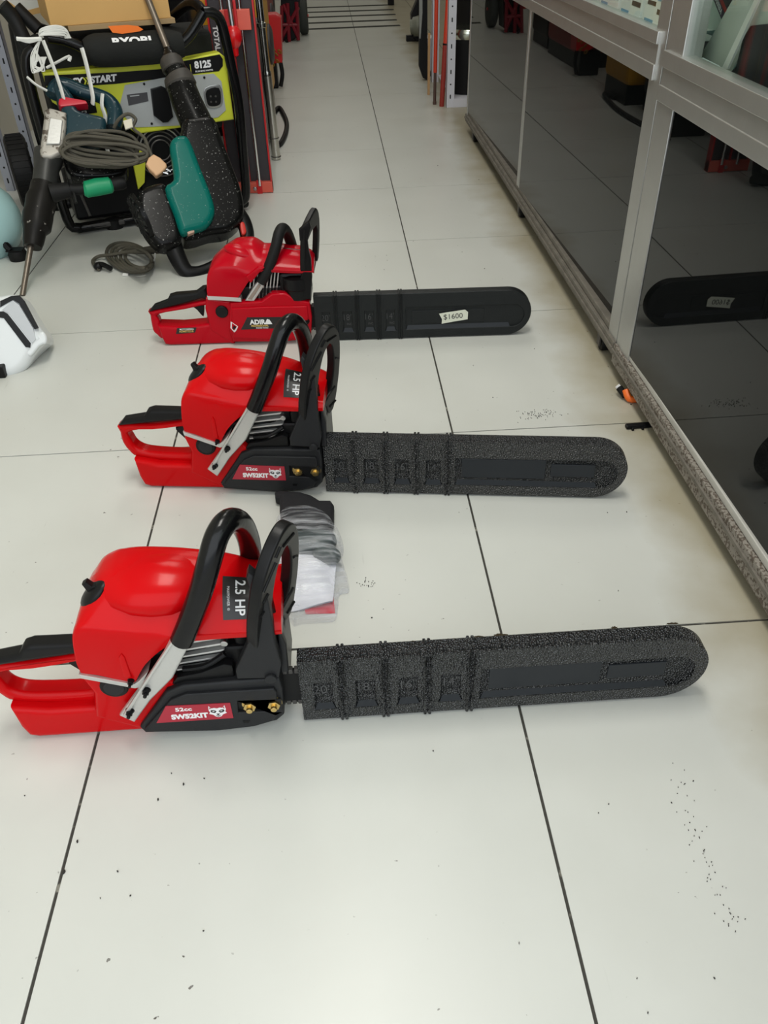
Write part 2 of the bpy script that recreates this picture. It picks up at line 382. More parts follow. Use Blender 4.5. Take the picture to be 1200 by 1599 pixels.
def bar_cover(fr, root, L, marks, body, style):
    """scabbard over the guide bar: outline, ribs, sunk windows with inch marks"""
    H0, H1 = 3, 124
    zc = (H0+H1)/2; R = (H1-H0)/2
    out = [(0, H0), (L-R, H0)]+[(L-R+R*1.02*math.cos(math.radians(a)), zc+R*math.sin(math.radians(a))) for a in range(-84, 90, 7)]+[(L-R, H1), (0, H1)]
    wins = []
    xs = marks
    prev = 4
    for x in xs:
        wins.append([(prev+12, 24), (x-10, 24), (x-14, 38), (x-14, 80), (prev+15, 80), (prev+15, 38)]); prev = x+4
    x0 = xs[-1]+14
    tr = [(x0, 26), (L-46, 26)]+[(L-46+30*math.cos(math.radians(a)), 56+30*math.sin(math.radians(a))) for a in range(-80, 85, 16)]+[(L-46, 86), (x0, 86)]
    mb = MB().plate(fr, [out], -14, 10, 4, body, 2)
    mb.plate(fr, [out]+wins+[tr], 9.0, 14.5, 1.6, body, 2)
    for w_ in wins+[tr]:
        a0, a1 = min(p_[0] for p_ in w_), max(p_[0] for p_ in w_)-(34 if w_ is tr else 0); zb_ = min(p_[1] for p_ in w_)
        mb.add([fr.w(a0+1, zb_-1, 13.8), fr.w(a1-1, zb_-1, 13.8), fr.w(a1-6, zb_+11, 9.6), fr.w(a0+6, zb_+11, 9.6), fr.w(a0+1, zb_-1, 8), fr.w(a1-1, zb_-1, 8)], [(0, 1, 2, 3), (0, 4, 5, 1), (0, 3, 4), (1, 5, 2), (3, 2, 5, 4)], SMO)
    o = obj('bar_cover', mb, body, root)
    r = MB()
    for x in xs:
        for dx in (-3.2, 3.2):
            r.plate(fr, [rc(x+dx-2.2, H0-1.5, x+dx+2.2, H1+1.5, 1)], -15.5, 17.5, 2)
    obj('rib', r, body, o)
    p = MB()
    if style == 'A':
        p.plate(fr, [rc(x0+12, 42, L-150, 84, 1)], 9, 11.5, 1, SMO)
        p.plate(fr, [rc(L-140, 48, L-58, 76, 1)], 9, 12, 1, SMO)
    else:
        p.plate(fr, [rc(x0+16, 40, L-120, 76, 1)], 9, 11.5, 1, PEBS)
    obj('marking_plate', p, SMO, o)
    prev = 4
    for x, s in zip(xs, ('20"', '18"', '16"', '14"')):
        t = MB(); cx = (prev+x)/2
        for ch, k in (('20"', 0),): pass
        t.text(fr, s, cx, 62, 24, 10.4, LGRY, .8, -.012, sx=.85)
        t.text(fr, 'INCH', cx+7, 44, 8, 10.4, LGRY, .8, 0)
        q = obj('size_mark', t, LGRY, o); prev = x+4
    return o

def chain_strip(fr):
    c = MB()
    c.plate(fr, [rc(-32, 30, 2, 96, 2)], -3, 3, .5, BLK)
    for k in range(5):
        for z in (31, 95):
            c.plate(fr, [rc(-30+k*8, z-4, -24+k*8, z+4, 1)], -4, 4, 1, DST)
    return c

def nut(fr, u, v, n, m, r=9):
    k = MB(); hexa = [(u+r*math.cos(math.radians(60*i+10)), v+r*math.sin(math.radians(60*i+10))) for i in range(6)]
    k.plate(fr, [circ(u, v, r*1.25, 20)], n-3, n-.5, .8, m)
    k.plate(fr, [hexa], n-1, n+6, 1, m)
    k.plate(fr, [circ(u, v, r*.5, 14)], n+5, n+12, 1, m)
    return k

def saw_common(fr, L, style):
    c_, R_ = (RED, 'A') if style == 'A' else (RED2, 'C')
    return c_
def L_(fr, s, pts, n, key):
    """crop pixel -> plane coordinates"""
    x0, y0, z = s
    return fr.pl([(x0+x/z, y0+y/z) for x, y in pts], n)
CA = (0, 780, 2.); CB = (150, 500, 2.9268); CC = (220, 320, 3.5294)
def P3(fr, s, px, py, y):
    u, v = fr.loc(s[0]+px/s[2], s[1]+py/s[2], -y); return fr.w(u, v, -y)

def build_saw_A():
    fr = upright((-.309, -.125, 0), 0)
    t = thing('chainsaw', 'nearest red and black chainsaw, charcoal pebbled bar cover, in the foreground', 'chainsaw', fr.o, 0, 'chainsaws standing on the floor')
    # --- tank and crankcase, rear handle
    b = MB()
    tank = [(-392, 26), (-386, 6), (-372, 1), (-222, 2), (-222, 60), (-285, 57), (-345, 57), (-395, 66)]
    b.plate(fr, [tank], -32, 14, 9, RED, 3)
    hs = [(-286, 40), (-222, 2), (-210, 2), (-158, 92), (-178, 118), (-214, 112), (-276, 136), (-284, 120), (-276, 90)]
    b.plate(fr, [hs], -92, 15.5, 7, RED, 3)
    obj('fuel_tank', b, RED, t)
    h = MB()
    outer = [(-414, 134), (-416, 118), (-416, 96), (-408, 76), (-388, 60), (-300, 50), (-256, 60), (-250, 110), (-252, 152), (-296, 144), (-350, 136)]
    hole = [(-394, 120), (-398, 100), (-388, 82), (-360, 74), (-290, 72), (-272, 82), (-268, 108), (-276, 130), (-310, 131)]
    h.plate(fr, [sm2(outer, 3), sm2(hole, 4)[::-1]], -34, -2, 8, RED, 3)
    rh = obj('rear_handle', h, RED, t)
    gr = MB().plate(fr, [[(-415, 134), (-402, 148), (-360, 156), (-352, 167), (-340, 171), (-290, 170), (-262, 183), (-252, 184), (-250, 148), (-262, 154), (-300, 148), (-352, 142)]], -24, 0, 6, BLK, 2)
    obj('grip', gr, BLK, rh)
    tg = MB().plate(fr, [sm2([(-308, 124), (-300, 108), (-286, 92), (-282, 96), (-276, 118), (-280, 130)], 3)], -28, -14, 3, BLK)
    obj('trigger', tg, BLK, rh)
    obj('fuel_cap', MB().plate(fr, [circ(-243, 106, 19)], 13, 22, 2.5, BLK, 2).plate(fr, [circ(-243, 106, 14)], 20, 23, 1.5, BLKM), BLK, t)
    # --- engine
    e = MB().box(fr, -215, -14, 60, 150, -90, 2, 5, BLK).box(fr, -80, -16, 100, 196, -85, -2, 6, BLK).box(fr, -150, -82, 140, 188, -80, -14, 3, BLK)
    obj('engine_block', e, BLK, t)
    f = MB()
    for k in range(6):
        z = 120+k*12
        a = [(-160+k*2, z-4), (-96, z+4), (-92, z+7), (-94, z+8), (-160+k*2, z-1)]
        f.plate(fr, [a], -66, 8, .8, ALUC)
    f.plate(fr, [circ(-90, 166, 5)], 4, 12, 1, STE)
    obj('cylinder_fins', f, ALUC, t)
    pl = MB().plate(fr, [[(-160, 112), (-128, 118), (-95, 132), (-84, 128), (-84, 106), (-170, 98)]], 2, 16, 3, BLK).tube([fr.w(-150, 124, 12), fr.w(-120, 130, 14), fr.w(-92, 146, 10)], .004, 4, 8, m=BLK)
    obj('air_duct', pl, BLK, t)
    # --- top cover
    st = [(-277, 140, 178, 186), (-273, 139, 205, 208), (-265, 137, 219, 226), (-256, 134, 224, 238), (-243, 128, 223, 254), (-226, 120, 219, 263), (-214, 116, 217, 265), (-205, 130, 216, 266), (-192, 150, 214, 266), (-170, 172, 213, 264), (-148, 185, 211, 261), (-118, 187, 208, 255), (-86, 188, 208, 247), (-58, 188, 207, 236), (-30, 189, 206, 226), (-12, 190, 204, 216)]
    c = MB().loft([ring_cover(fr, *s) for s in interp(st, 3)], m=RED)
    c.ell(fr.w(-172, 232, -42), .084, .056, .034, RED, R=Matrix.Rotation(math.radians(4), 3, 'Y'))
    c.plate(fr, [[(-224, 128), (-214, 130), (-214, 168), (-217, 176), (-222, 168)]], 22, 27, 2, RED)
    tc = obj('top_cover', c, RED, t, 40)
    tr = MB().plate(fr, [[(-279, 142), (-278, 134), (-214, 108), (-206, 110), (-190, 140), (-206, 122), (-214, 116)]], -60, 26.5, .6, ALUC)
    obj('cover_trim', tr, ALUC, t)
    obj('cover_screw', nut(fr, -217, 121, 24, BLK, 4), BLK, tc)
    k = MB().ell(fr.w(-246, 238, -22), .026, .020, .010, BLK, R=Matrix.Rotation(math.radians(-42), 3, 'Y'))
    k.plate(fr, [[(-256, 258), (-250, 262), (-244, 254), (-234, 254), (-232, 244), (-250, 238)]], -26, -16, 2, BLK)
    obj('choke_lever', k, BLK, t)
    # rating plate on the cover's sloping front (lies on the curved skin)
    n0 = Vector((0, -1, 0)); 
    def skin(u, v):
        # position on cover skin: u along saw, v = distance up the slope
        r = None
        for i in range(len(st)-1):
            if st[i][0] <= u <= st[i+1][0]:
                a = (u-st[i][0])/(st[i+1][0]-st[i][0]); r = [st[i][j]*(1-a)+st[i+1][j]*a for j in range(4)]
        zc, zt = r[2], r[3]; d = zt-zc
        K = [(-17, zc), (-6, zc+d*.32), (10, zc+d*.72), (28, zc+d*.94), (46, zt), (66, zt-1)]
        acc = 0
        for (a0, b0), (a1, b1) in zip(K, K[1:]):
            l = math.hypot(a1-a0, b1-b0)
            if v <= acc+l or (a1, b1) == K[-1]:
                f_ = (v-acc)/l; nx, nz = -(b1-b0)/l, (a1-a0)/l
                return a0+(a1-a0)*f_, b0+(b1-b0)*f_, nx, nz
            acc += l
    def onskin(u, v, h): 
        y, z, ny, nz = skin(max(-276, min(-13, u)), v); return fr.w(u, z+nz*h, -(y+ny*h))
    pm = MB(); U0, U1, V0, V1 = -84, -30, 5, 62; nu, nv = 10, 10
    vs = [onskin(U0+(U1-U0)*i/nu, V0+(V1-V0)*j/nv, 1.2) for i in range(nu+1) for j in range(nv+1)]
    pm.add(vs, [(i*(nv+1)+j, (i+1)*(nv+1)+j, (i+1)*(nv+1)+j+1, i*(nv+1)+j+1) for i in range(nu) for j in range(nv)], LBLK)
    cur = lambda uu, vv, nn: onskin(uu, vv, 1.8)
    pm.text(fr, '2.5 HP', -63, 33, 17, 0, WHT, .1, .02, rot=-90, curve=cur)
    pm.text(fr, 'HUSKY', -43, 30, 14, 0, mat('white_red_print', (.8, .55, .55), .5), .1, .03, rot=-90, curve=cur)
    pm.text(fr, 'POWER', -34, 26, 6, 0, WHT, .1, .01, rot=-90, curve=cur)
    pm.text(fr, 'MAXPOWER  ®', -77, 32, 4.5, 0, WHT, .1, 0, rot=-90, curve=cur)
    obj('rating_plate', pm, LBLK, tc, label='black 2.5 HP plate with white lettering')
    obj('starter_cover', MB().lathe(fr.w(-150, 132, -100), -fr.n, [(0, .088), (.02, .088), (.03, .08), (.034, .05), (.034, .01)], 32), BLK, t)
    # --- clutch cover
    cc = MB()
    o1 = [(-226, 22), (-221, 10), (-118, 4), (-68, 9), (-36, 18), (-25, 30), (-22, 84), (-24, 106), (-80, 106), (-152, 104), (-176, 94)]
    cc.plate(fr, [o1], -4, 24, 4, BLKM, 2)
    o2 = [(-218, 24), (-205, 17), (-118, 11), (-68, 15), (-42, 24), (-34, 36), (-30, 84), (-33, 92), (-150, 92), (-172, 82)]
    slot = [(-86, 47), (-28, 45), (-27, 68), (-84, 71)]
    cc.plate(fr, [o2, slot], 22, 29, 2, BLKM, 2)
    cc.plate(fr, [[(-178, 4), (-170, 4), (-172, -1), (-176, -2)]], 4, 12, 1, BLK)
    cc.plate(fr, [[(-82, 30), (-72, 30), (-74, 25), (-82, 25)]], 28.5, 29.5, .2, BLK)
    cc.plate(fr, [slot], 22, 24.6, 0, BLK)
    cov = obj('clutch_cover', cc, BLKM, t)
    lb = MB().plate(fr, [[(-180, 72), (-94, 70), (-94, 38), (-199, 38)]], 28.8, 29.8, 0, LRED)
    lb.text(fr, '52cc', -158, 63, 10, 29.9, WHT, .4, .03, sx=1.2)
    lb.text(fr, 'SW52KIT', -152, 48, 13, 29.9, WHT, .4, .055, sx=.95)
    wolf(lb, fr, -113, 55, 12, 29.9)
    obj('badge', lb, LRED, cov, label='dark red SW52KIT badge with white raccoon face')
    for u in (-69, -36): obj('nut', nut(fr, u, 59, 26, GOLD), GOLD, cov)
    # --- front handle and bracket
    br = MB().plate(fr, [L_(fr, CA, [(372, 678), (420, 699), (470, 630), (540, 560), (597, 448), (540, 428), (490, 520)], 33, 0)], 22, 33, 4, ALUC, 2)
    br.plate(fr, [L_(fr, CA, [(385, 672), (395, 677), (485, 535), (545, 445), (538, 438), (478, 528)], 35, 0)], 30, 37, 1.5, ALUC, 2)
    bo = obj('handle_bracket', br, ALUC, t)
    for q in ((405, 665), (456, 600)):
        u, v = L_(fr, CA, [q], 36, 0)[0]; obj('bolt', nut(fr, u, v, 34, BLK, 5), BLK, bo)
    hp = [(568, 440, -29), (595, 375, -27), (628, 285, -23), (655, 190, -15), (680, 110, 0), (715, 66, 22), (750, 72, 48), (775, 120, 78), (785, 190, 100), (780, 290, 118), (760, 400, 122)]
    obj('front_handle', MB().tube([P3(fr, CA, *q) for q in hp], .0148, 6, 18), HAN, t)
    # --- hand guard: arm on the near side, slanted hoop across
    ga = MB().plate(fr, [L_(fr, CA, [(735, 540), (740, 566), (872, 562), (880, 520), (862, 460), (850, 380), (838, 320), (812, 262), (775, 232), (768, 250), (795, 330), (800, 390), (785, 430)], 32, 0)], 12, 30, 3, BLKM, 2)
    ga.plate(fr, [circ(-34, 117, 8, 18)], 28, 35, 2, BLKM)
    g_ = obj('hand_guard', ga, BLKM, t)
    gf = Fr(fr.w(-44, 150, 0), -fr.n+fr.u*.48, (.22, 0, 1))       # u = away, v = up along the hoop, n = +x side
    gout = sm2([(-34, 62), (-33, 110), (-27, 145), (-8, 178), (18, 196), (42, 190), (62, 160), (74, 110), (78, 50), (74, 0), (56, -8), (40, 20), (10, 20), (-22, 10)], 4)
    gin = sm2([(8, 60), (6, 110), (14, 148), (30, 160), (44, 140), (54, 96), (52, 50), (30, 30)], 4)
    hoop = MB().plate(gf, [gout, gin[::-1]], -8, 8, 3, BLK, 2)
    for a, b_ in (((-26, 132), (2, 158)), ((18, 172), (46, 170)), ((55, 120), (66, 112)), ((-28, 90), (-14, 92)), ((40, 40), (66, 52)), ((56, 10), (76, 14)), ((-24, 110), (-12, 116)), ((0, 168), (10, 178))):
        hoop.tube([gf.w(*a, 8), gf.w(*b_, 8)], .0022, 0, 6, m=BLK)
    hoop.plate(fr, [[(-30, 112), (-16, 110), (-12, 150), (-18, 210), (-30, 235), (-38, 200)]], -20, 6, 3, BLK)
    hoop.plate(fr, [[(-22, 108), (-12, 108), (-10, 160), (-18, 200)]], 2, 16, 3, BLKM)
    obj('guard_hoop', hoop, BLK, g_)
    obj('guide_bar', chain_strip(fr), DST, t)
    bar_cover(fr, t, 569, (58, 117, 176, 236), PEB, 'A')
    return t
sawA = build_saw_A()
sawB = copy_tree(sawA); sawB.location = (-.272, .422, 0); sawB.rotation_euler = (0, 0, math.radians(-7.7))
ax_ = Vector((math.cos(math.radians(-7.7)), math.sin(math.radians(-7.7)), 0)); sawB.location = Vector((-.272, .422, 0))+ax_*.020
for ch in sawB.children:
    if ch.name.startswith('bar_cover'): ch.location = (-.020, 0, 0)
sawB['label'] = 'middle red and black chainsaw with black clutch cover, between the two others'

def build_saw_C():
    fr = upright((-.295, 1.09, 0), -2.3)
    t = thing('chainsaw', 'farthest chainsaw with red clutch cover and 1600 price tag on bar cover', 'chainsaw', fr.o, math.radians(-2.3), 'chainsaws standing on the floor')
    R = RED2
    b = MB()
    b.plate(fr, [[(-402, 26), (-396, 4), (-380, 1), (-222, 1), (-222, 66), (-285, 56), (-345, 52), (-405, 56)]], -38, 14, 8, R, 3)
    b.plate(fr, [[(-272, 40), (-222, 1), (-214, 1), (-206, 112), (-214, 118), (-270, 128), (-276, 100)]], -90, 15.5, 6, R, 3)
    obj('fuel_tank', b, R, t)
    h = MB()
    outer = [(-421, 92), (-423, 80), (-424, 40), (-416, 26), (-395, 12), (-300, 20), (-252, 40), (-252, 90), (-254, 116), (-300, 112), (-350, 102)]
    hole = [(-400, 82), (-402, 66), (-400, 50), (-388, 44), (-330, 47), (-280, 51), (-268, 60), (-266, 84), (-272, 102), (-330, 93)]
    h.plate(fr, [sm2(outer, 3), sm2(hole, 3)[::-1]], -30, 2, 8, R, 3)
    rh = obj('rear_handle', h, R, t)
    gr = MB().plate(fr, [[(-424, 90), (-408, 106), (-372, 118), (-364, 131), (-349, 135), (-296, 138), (-278, 150), (-268, 151), (-266, 118), (-282, 122), (-340, 108)]], -22, 4, 6, BLK, 2)
    obj('grip', gr, BLK, rh)
    obj('trigger', MB().plate(fr, [sm2([(-312, 96), (-304, 86), (-292, 68), (-288, 72), (-284, 94), (-286, 104)], 3)], -26, -12, 3, BLK), BLK, rh)
    s2 = MB().plate(fr, [[(-356, 50), (-306, 50), (-312, 36), (-362, 34)]], 14, 14.8, 0, LBLK)
    s2.text(fr, 'MOTOSIERRA', -332, 46, 6, 14.9, WHT, .3, .01).text(fr, 'ADMST5218', -334, 40, 7, 14.9, GLDP, .3, .03)
    obj('sticker', s2, LBLK, rh)
    obj('fuel_cap', MB().plate(fr, [circ(-234, 92, 16)], 13, 21, 2.5, BLK, 2), BLK, t)
    e = MB().box(fr, -200, -14, 60, 150, -90, 2, 5, BLK).box(fr, -82, -6, 100, 182, -85, 6, 8, BLK).box(fr, -165, -84, 130, 185, -80, -20, 3, BLK)
    obj('engine_block', e, BLK, t)
    f = MB()
    for k in range(9):
        x = -156+k*8.5
        f.plate(fr, [[(x-10, 112), (x-7, 112), (x+9, 190), (x+6, 190)]], -60, 2, .5, ALUC)
    obj('cylinder_fins', f, ALUC, t)
    ft = MB().lathe(fr.w(-38, 176, -6), (0, 0, -1), [(0, .02), (.004, .036), (.03, .038), (.034, .034), (.058, .032), (.064, .02)], 24)
    obj('air_duct', ft, BLK, t)
    st = [(-262, 136, 160, 166), (-258, 134, 182, 186), (-250, 132, 198, 204), (-238, 130, 210, 216), (-218, 128, 214, 232), (-200, 127, 214, 243), (-186, 132, 214, 250), (-172, 150, 210, 252), (-158, 168, 206, 252), (-140, 186, 206, 250), (-124, 194, 207, 240), (-116, 194, 208, 235), (-88, 192, 206, 234), (-50, 189, 202, 229), (-20, 188, 200, 224), (4, 190, 198, 210), (8, 192, 195, 200)]
    c = MB().loft([ring_cover(fr, *s) for s in interp(st, 3)], m=R)
    c.ell(fr.w(-165, 226, -26), .05, .03, .018, R, R=Matrix.Rotation(math.radians(20), 3, 'Y'))
    c.plate(fr, [[(-150, 168), (-120, 200), (-112, 206), (-126, 210), (-160, 186)]], 16, 30, 4, R)
    tc = obj('top_cover', c, R, t, 40)
    v = MB()
    for k in range(5):
        v.tube([fr.w(-76+k*2, 214+k*4, -8-k*7), fr.w(-20+k*1, 209+k*3.4, -8-k*7)], .0024, 0, 6, m=STE if k % 2 else BLK)
    obj('vent_grille', v, BLK, tc)
    obj('cover_trim', MB().plate(fr, [[(-264, 138), (-262, 128), (-180, 120), (-180, 130)]], -60, 25, .6, ALUC), ALUC, t)
    cc = MB()
    o1 = [(-216, 10), (-90, 6), (-30, 10), (-12, 24), (-6, 72), (-9, 112), (-44, 122), (-66, 138), (-102, 138), (-130, 119), (-209, 117), (-222, 46)]
    cc.plate(fr, [o1], -6, 24, 5, R, 3)
    cc.plate(fr, [[(-214, 24), (-90, 14), (-34, 18), (-22, 30), (-15, 76), (-16, 104), (-130, 106), (-206, 104)]], 22, 29, 3, R, 3)
    cov = obj('clutch_cover', cc, R, t)
    lb = MB().plate(fr, [[(-170, 80), (-82, 78), (-84, 48), (-190, 47)]], 28.8, 29.7, 0, LBLK)
    lb.text(fr, 'ADIR', -145, 66, 17, 29.8, WHT, .4, .045, sx=1.0)
    lb.plate(fr, [[(-128, 60), (-120, 74), (-114, 72), (-108, 60)]], 29.6, 30.1, 0, WHT)
    lb.text(fr, 'PROFESSIONAL', -140, 56, 6.5, 29.8, GLDP, .3, .04)
    lb.text(fr, 'POWER TOOLS', -135, 50, 4.5, 29.8, WHT, .3, .02)
    obj('badge', lb, LBLK, cov, label='black ADIR badge with white and gold lettering')
    w = MB().plate(fr, [[(-213, 70), (-196, 56), (-203, 44), (-208, 40), (-216, 52)]], 28.5, 29.4, 0, WHT).plate(fr, [[(-210, 66), (-199, 56), (-208, 45), (-213, 52)]], 29.3, 29.8, 0, R)
    obj('warning_mark', w, WHT, cov)
    for u in (-56, -20): obj('nut', nut(fr, u, 62, 26, BLK, 6), BLK, cov)
    obj('bolt', nut(fr, -206, 54, 27, BLK, 4), BLK, cov)
    br = MB().plate(fr, [L_(fr, CC, [(575, 530), (625, 532), (685, 440), (650, 415), (620, 455)], 20, 0)], 4, 20, 3, ALUC, 2)
    br.plate(fr, [L_(fr, CC, [(590, 520), (612, 522), (662, 445), (650, 435)], 21.5, 0)], 18, 22, 1, mat('dull_metal', (.35, .28, .24), .6, .5), 2)
    obj('handle_bracket', br, ALUC, t)
    hp = [(662, 425, -16), (688, 380, -16), (715, 320, -12), (745, 230, -4), (760, 165, 8), (780, 130, 30), (805, 150, 55), (830, 215, 85), (845, 280, 105), (850, 340, 118)]
    obj('front_handle', MB().tube([P3(fr, CC, *q) for q in hp], .0135, 6, 18), RUB, t)
    ga = MB().plate(fr, [L_(fr, CC, [(865, 520), (935, 520), (945, 400), (938, 300), (925, 250), (918, 180), (892, 170), (902, 260), (905, 330), (880, 400)], 24, 0)], 8, 24, 3, BLK, 2)
    g_ = obj('hand_guard', ga, BLK, t)
    gf = Fr(fr.w(-6, 260, 0), -fr.n+fr.u*.3, (.10, 0, 1))
    gout = [(-26, -70), (-26, 22), (-18, 40), (40, 62), (62, 58), (78, 30), (82, -20), (76, -70), (60, -70), (64, -20), (56, 20), (-6, 4), (-10, -60)]
    hoop = MB().plate(gf, [sm2(gout, 2)], -7, 7, 3, BLK, 2)
    hoop.plate(fr, [[(-20, 268), (-20, 296), (6, 316), (10, 300), (0, 270)]], 14, 26, 3, BLK)
    obj('guard_hoop', hoop, BLK, g_)
    obj('guide_bar', chain_strip(fr), DST, t)
    bc = bar_cover(fr, t, 556, (54, 110, 165, 220), PEBS, 'C')
    s = MB()
    q = L_(fr, (560, 440, 3.), [(378, 150), (400, 146), (500, 131), (514, 142), (512, 176), (450, 186), (390, 197), (392, 176)], 16, 0)
    s.plate(fr, [q], 15, 15.6, 0, mat('price_tag_paper', (.72, .74, .62), .6))
    cu, cv = sum(x for x, y in q)/len(q), sum(y for x, y in q)/len(q)
    s.text(fr, '$1600', cu+1, cv, 20, 15.7, LBLK, .3, .0, sx=1.0, rot=4)
    obj('price_tag', s, WHT, bc)
    return t
sawC = build_saw_C()

# ================================================================== DISPLAY CABINETS ON THE RIGHT
def thin_glass(name, tint=(1, 1, 1)):
    m = bpy.data.materials.new(name); m.use_nodes = True; nt = m.node_tree; nt.nodes.remove(nt.nodes['Principled BSDF'])
    a = nt.nodes.new('ShaderNodeBsdfTransparent'); a.inputs[0].default_value = (*tint, 1)
    g_ = nt.nodes.new('ShaderNodeBsdfGlossy'); g_.inputs['Roughness'].default_value = .01
    f = nt.nodes.new('ShaderNodeLayerWeight'); f.inputs[0].default_value = .5; mx = nt.nodes.new('ShaderNodeMixShader')
    pw = nt.nodes.new('ShaderNodeMath'); pw.operation = 'POWER'; pw.inputs[1].default_value = 4.; nt.links.new(f.outputs['Facing'], pw.inputs[0])
    mr = nt.nodes.new('ShaderNodeMath'); mr.operation = 'MULTIPLY_ADD'; mr.inputs[1].default_value = .55; mr.inputs[2].default_value = .04; nt.links.new(pw.outputs[0], mr.inputs[0])
    nt.links.new(mr.outputs[0], mx.inputs[0]); nt.links.new(a.outputs[0], mx.inputs[1]); nt.links.new(g_.outputs[0], mx.inputs[2])
    nt.links.new(mx.outputs[0], nt.nodes['Material Output'].inputs[0]); MATS[name] = m; return m
GLS = thin_glass('clear_glass', (.93, .97, .95))
TINT = mat('dark_tinted_glass', (.004, .0045, .0045), .015, ior=1.45, spec=.32)
RAIL = mat('scuffed_aluminium_rail', (.30, .275, .24), .6, .35, bump=.6, bscale=500, speck=(.12, .095, .075), spscale=190, spth=.5)
RAIL2 = mat('grimy_rail', (.17, .155, .13), .6, .3, vary=.5, vscale=30)
PANE = mat('white_laminate', (.68, .72, .68), .4)
CAB = mat('cabinet_dark_inside', (.05, .05, .05), .8)
def caster(t, x, y):
    c = MB().lathe((x-.012, y, .021), (1, 0, 0), [(0, .008), (0, .019), (.004, .021), (.02, .021), (.024, .019), (.024, .008)], 20, m=RUB)
    c.wbox(x-.018, x+.018, y-.012, y+.012, .034, .05, .001, DST); c.wbox(x-.018, x-.014, y-.01, y+.01, .015, .036, 0, DST); c.wbox(x+.014, x+.018, y-.01, y+.01, .015, .036, 0, DST)
    obj('caster', c, RUB, t)
def cabinet(name, label, ya, yb, mull, band, lip, railm, zr0, near):
    t = thing(name, label, 'cabinet', (.7, (ya+yb)/2, 0), 0, None)
    f = .42
    r = MB().wbox(f-.012, f+.02, ya, yb, zr0, .078, 2, railm)
    r.wbox(f-.004, f+.03, ya, yb, .078, .094, 4, RAIL2 if not near else mat('worn_rail_top', (.55, .54, .50), .5, .4, vary=.15, vscale=20))
    r.wbox(f-.016, f-.010, ya, yb, .058, .066, 1, RAIL2)
    r.wbox(.96, .99, ya, yb, zr0, .09, 2, railm)
    obj('bottom_rail', r, railm, t)
    obj('cabinet_floor', MB().wbox(f+.02, .96, ya+.02, yb-.02, .06, .085, 0), CAB, t)
    ys = [ya+.06]+[q for m_ in mull for q in (m_-.024, m_+.024)]+[yb-.025]
    for i in range(0, len(ys), 2):
        th_ = math.radians(1.0 if not near else .6); ym = (ys[i]+ys[i+1])/2; hl = (ys[i+1]-ys[i])/2+.004
        g0 = MB().box(Fr((f+.008, ym, 0), (-math.sin(th_), math.cos(th_), 0), (0, 0, 1)), -hl*1000, hl*1000, 90, band[0]*1000+10, -2, 2)
        obj('tinted_pane', g0, TINT, t)
    for m_ in mull:
        obj('mullion', MB().wbox(f-.004, f+.02, m_-.024, m_-.003, .09, band[0]+.005, 2).wbox(f-.004, f+.02, m_+.003, m_+.024, .09, band[0]+.005, 2).wbox(f+.002, f+.018, m_-.005, m_+.005, .09, band[0]), ALU, t)
    for (pa, pb) in ((ya, ya+.062), (yb-.028, yb)):
        if near and pa == ya: pa, pb = ya, ya+.03
        obj('corner_post', MB().wbox(f-.006, f+.03, pa, pb, zr0+.03, 1.10, 2), ALU, t)
    if near: obj('corner_post', MB().wbox(f-.007, f+.03, yb-.09, yb-.027, .07, 1.10, 2), ALU, t)
    bd = MB().wbox(f-.012, f+.02, ya+.03, yb-.01, band[0], band[0]+.028, 2).wbox(f-.009, f+.02, ya+.03, yb-.01, band[0]+.026, band[1]-.004, 0).wbox(f-.014, f+.02, ya+.03, yb-.01, band[1]-.006, lip, 2)
    obj('front_band', bd, ALU, t)
    sz_ = .60 if near else band[1]
    obj('display_shelf', MB().wbox(f+.02, .98, ya+.01, yb-.01, sz_-.01, sz_), PANE, t)
    gy_ = [ya+.03]+[m_ for m_ in mull]+[yb-.03]
    obj('display_pane', MB().wbox(f, f+.004, ya+.03, yb-.03, lip-.005, 1.09), GLS, t)
    obj('top_frame', MB().wbox(f-.01, f+.03, ya, yb, 1.08, 1.11, 2).wbox(.955, .99, ya, yb, 1.08, 1.11, 2), ALU, t)
    obj('top_pane', MB().wbox(f+.02, .97, ya, yb, 1.11, 1.115), GLS, t)
    obj('back_panel', MB().wbox(.975, .985, ya, yb, .06, 1.1), PANE, t)
    for yy in (ya+.01, yb-.01): obj('side_panel', MB().wbox(f+.03, .975, yy-.004, yy+.004, .09, band[1]), TINT, t)
    return t
c1 = cabinet('display_cabinet', 'farther aluminium and dark glass display cabinet on small casters beside the aisle', .832, 3.27, [2.035], (.622, .69), .706, RAIL2, .046, False)
for y in (3.06, 1.985, .95):
    for x in (.43, .93): caster(c1, x, y)
c2 = cabinet('display_cabinet', 'nearer aluminium display cabinet with tinted glass that mirrors the bar covers', -1.35, .828, [], (.596, .66), .682, RAIL, .032, True)
for y in (.76, -.3, -1.25):
    for x in (.46, .93): caster(c2, x, y)
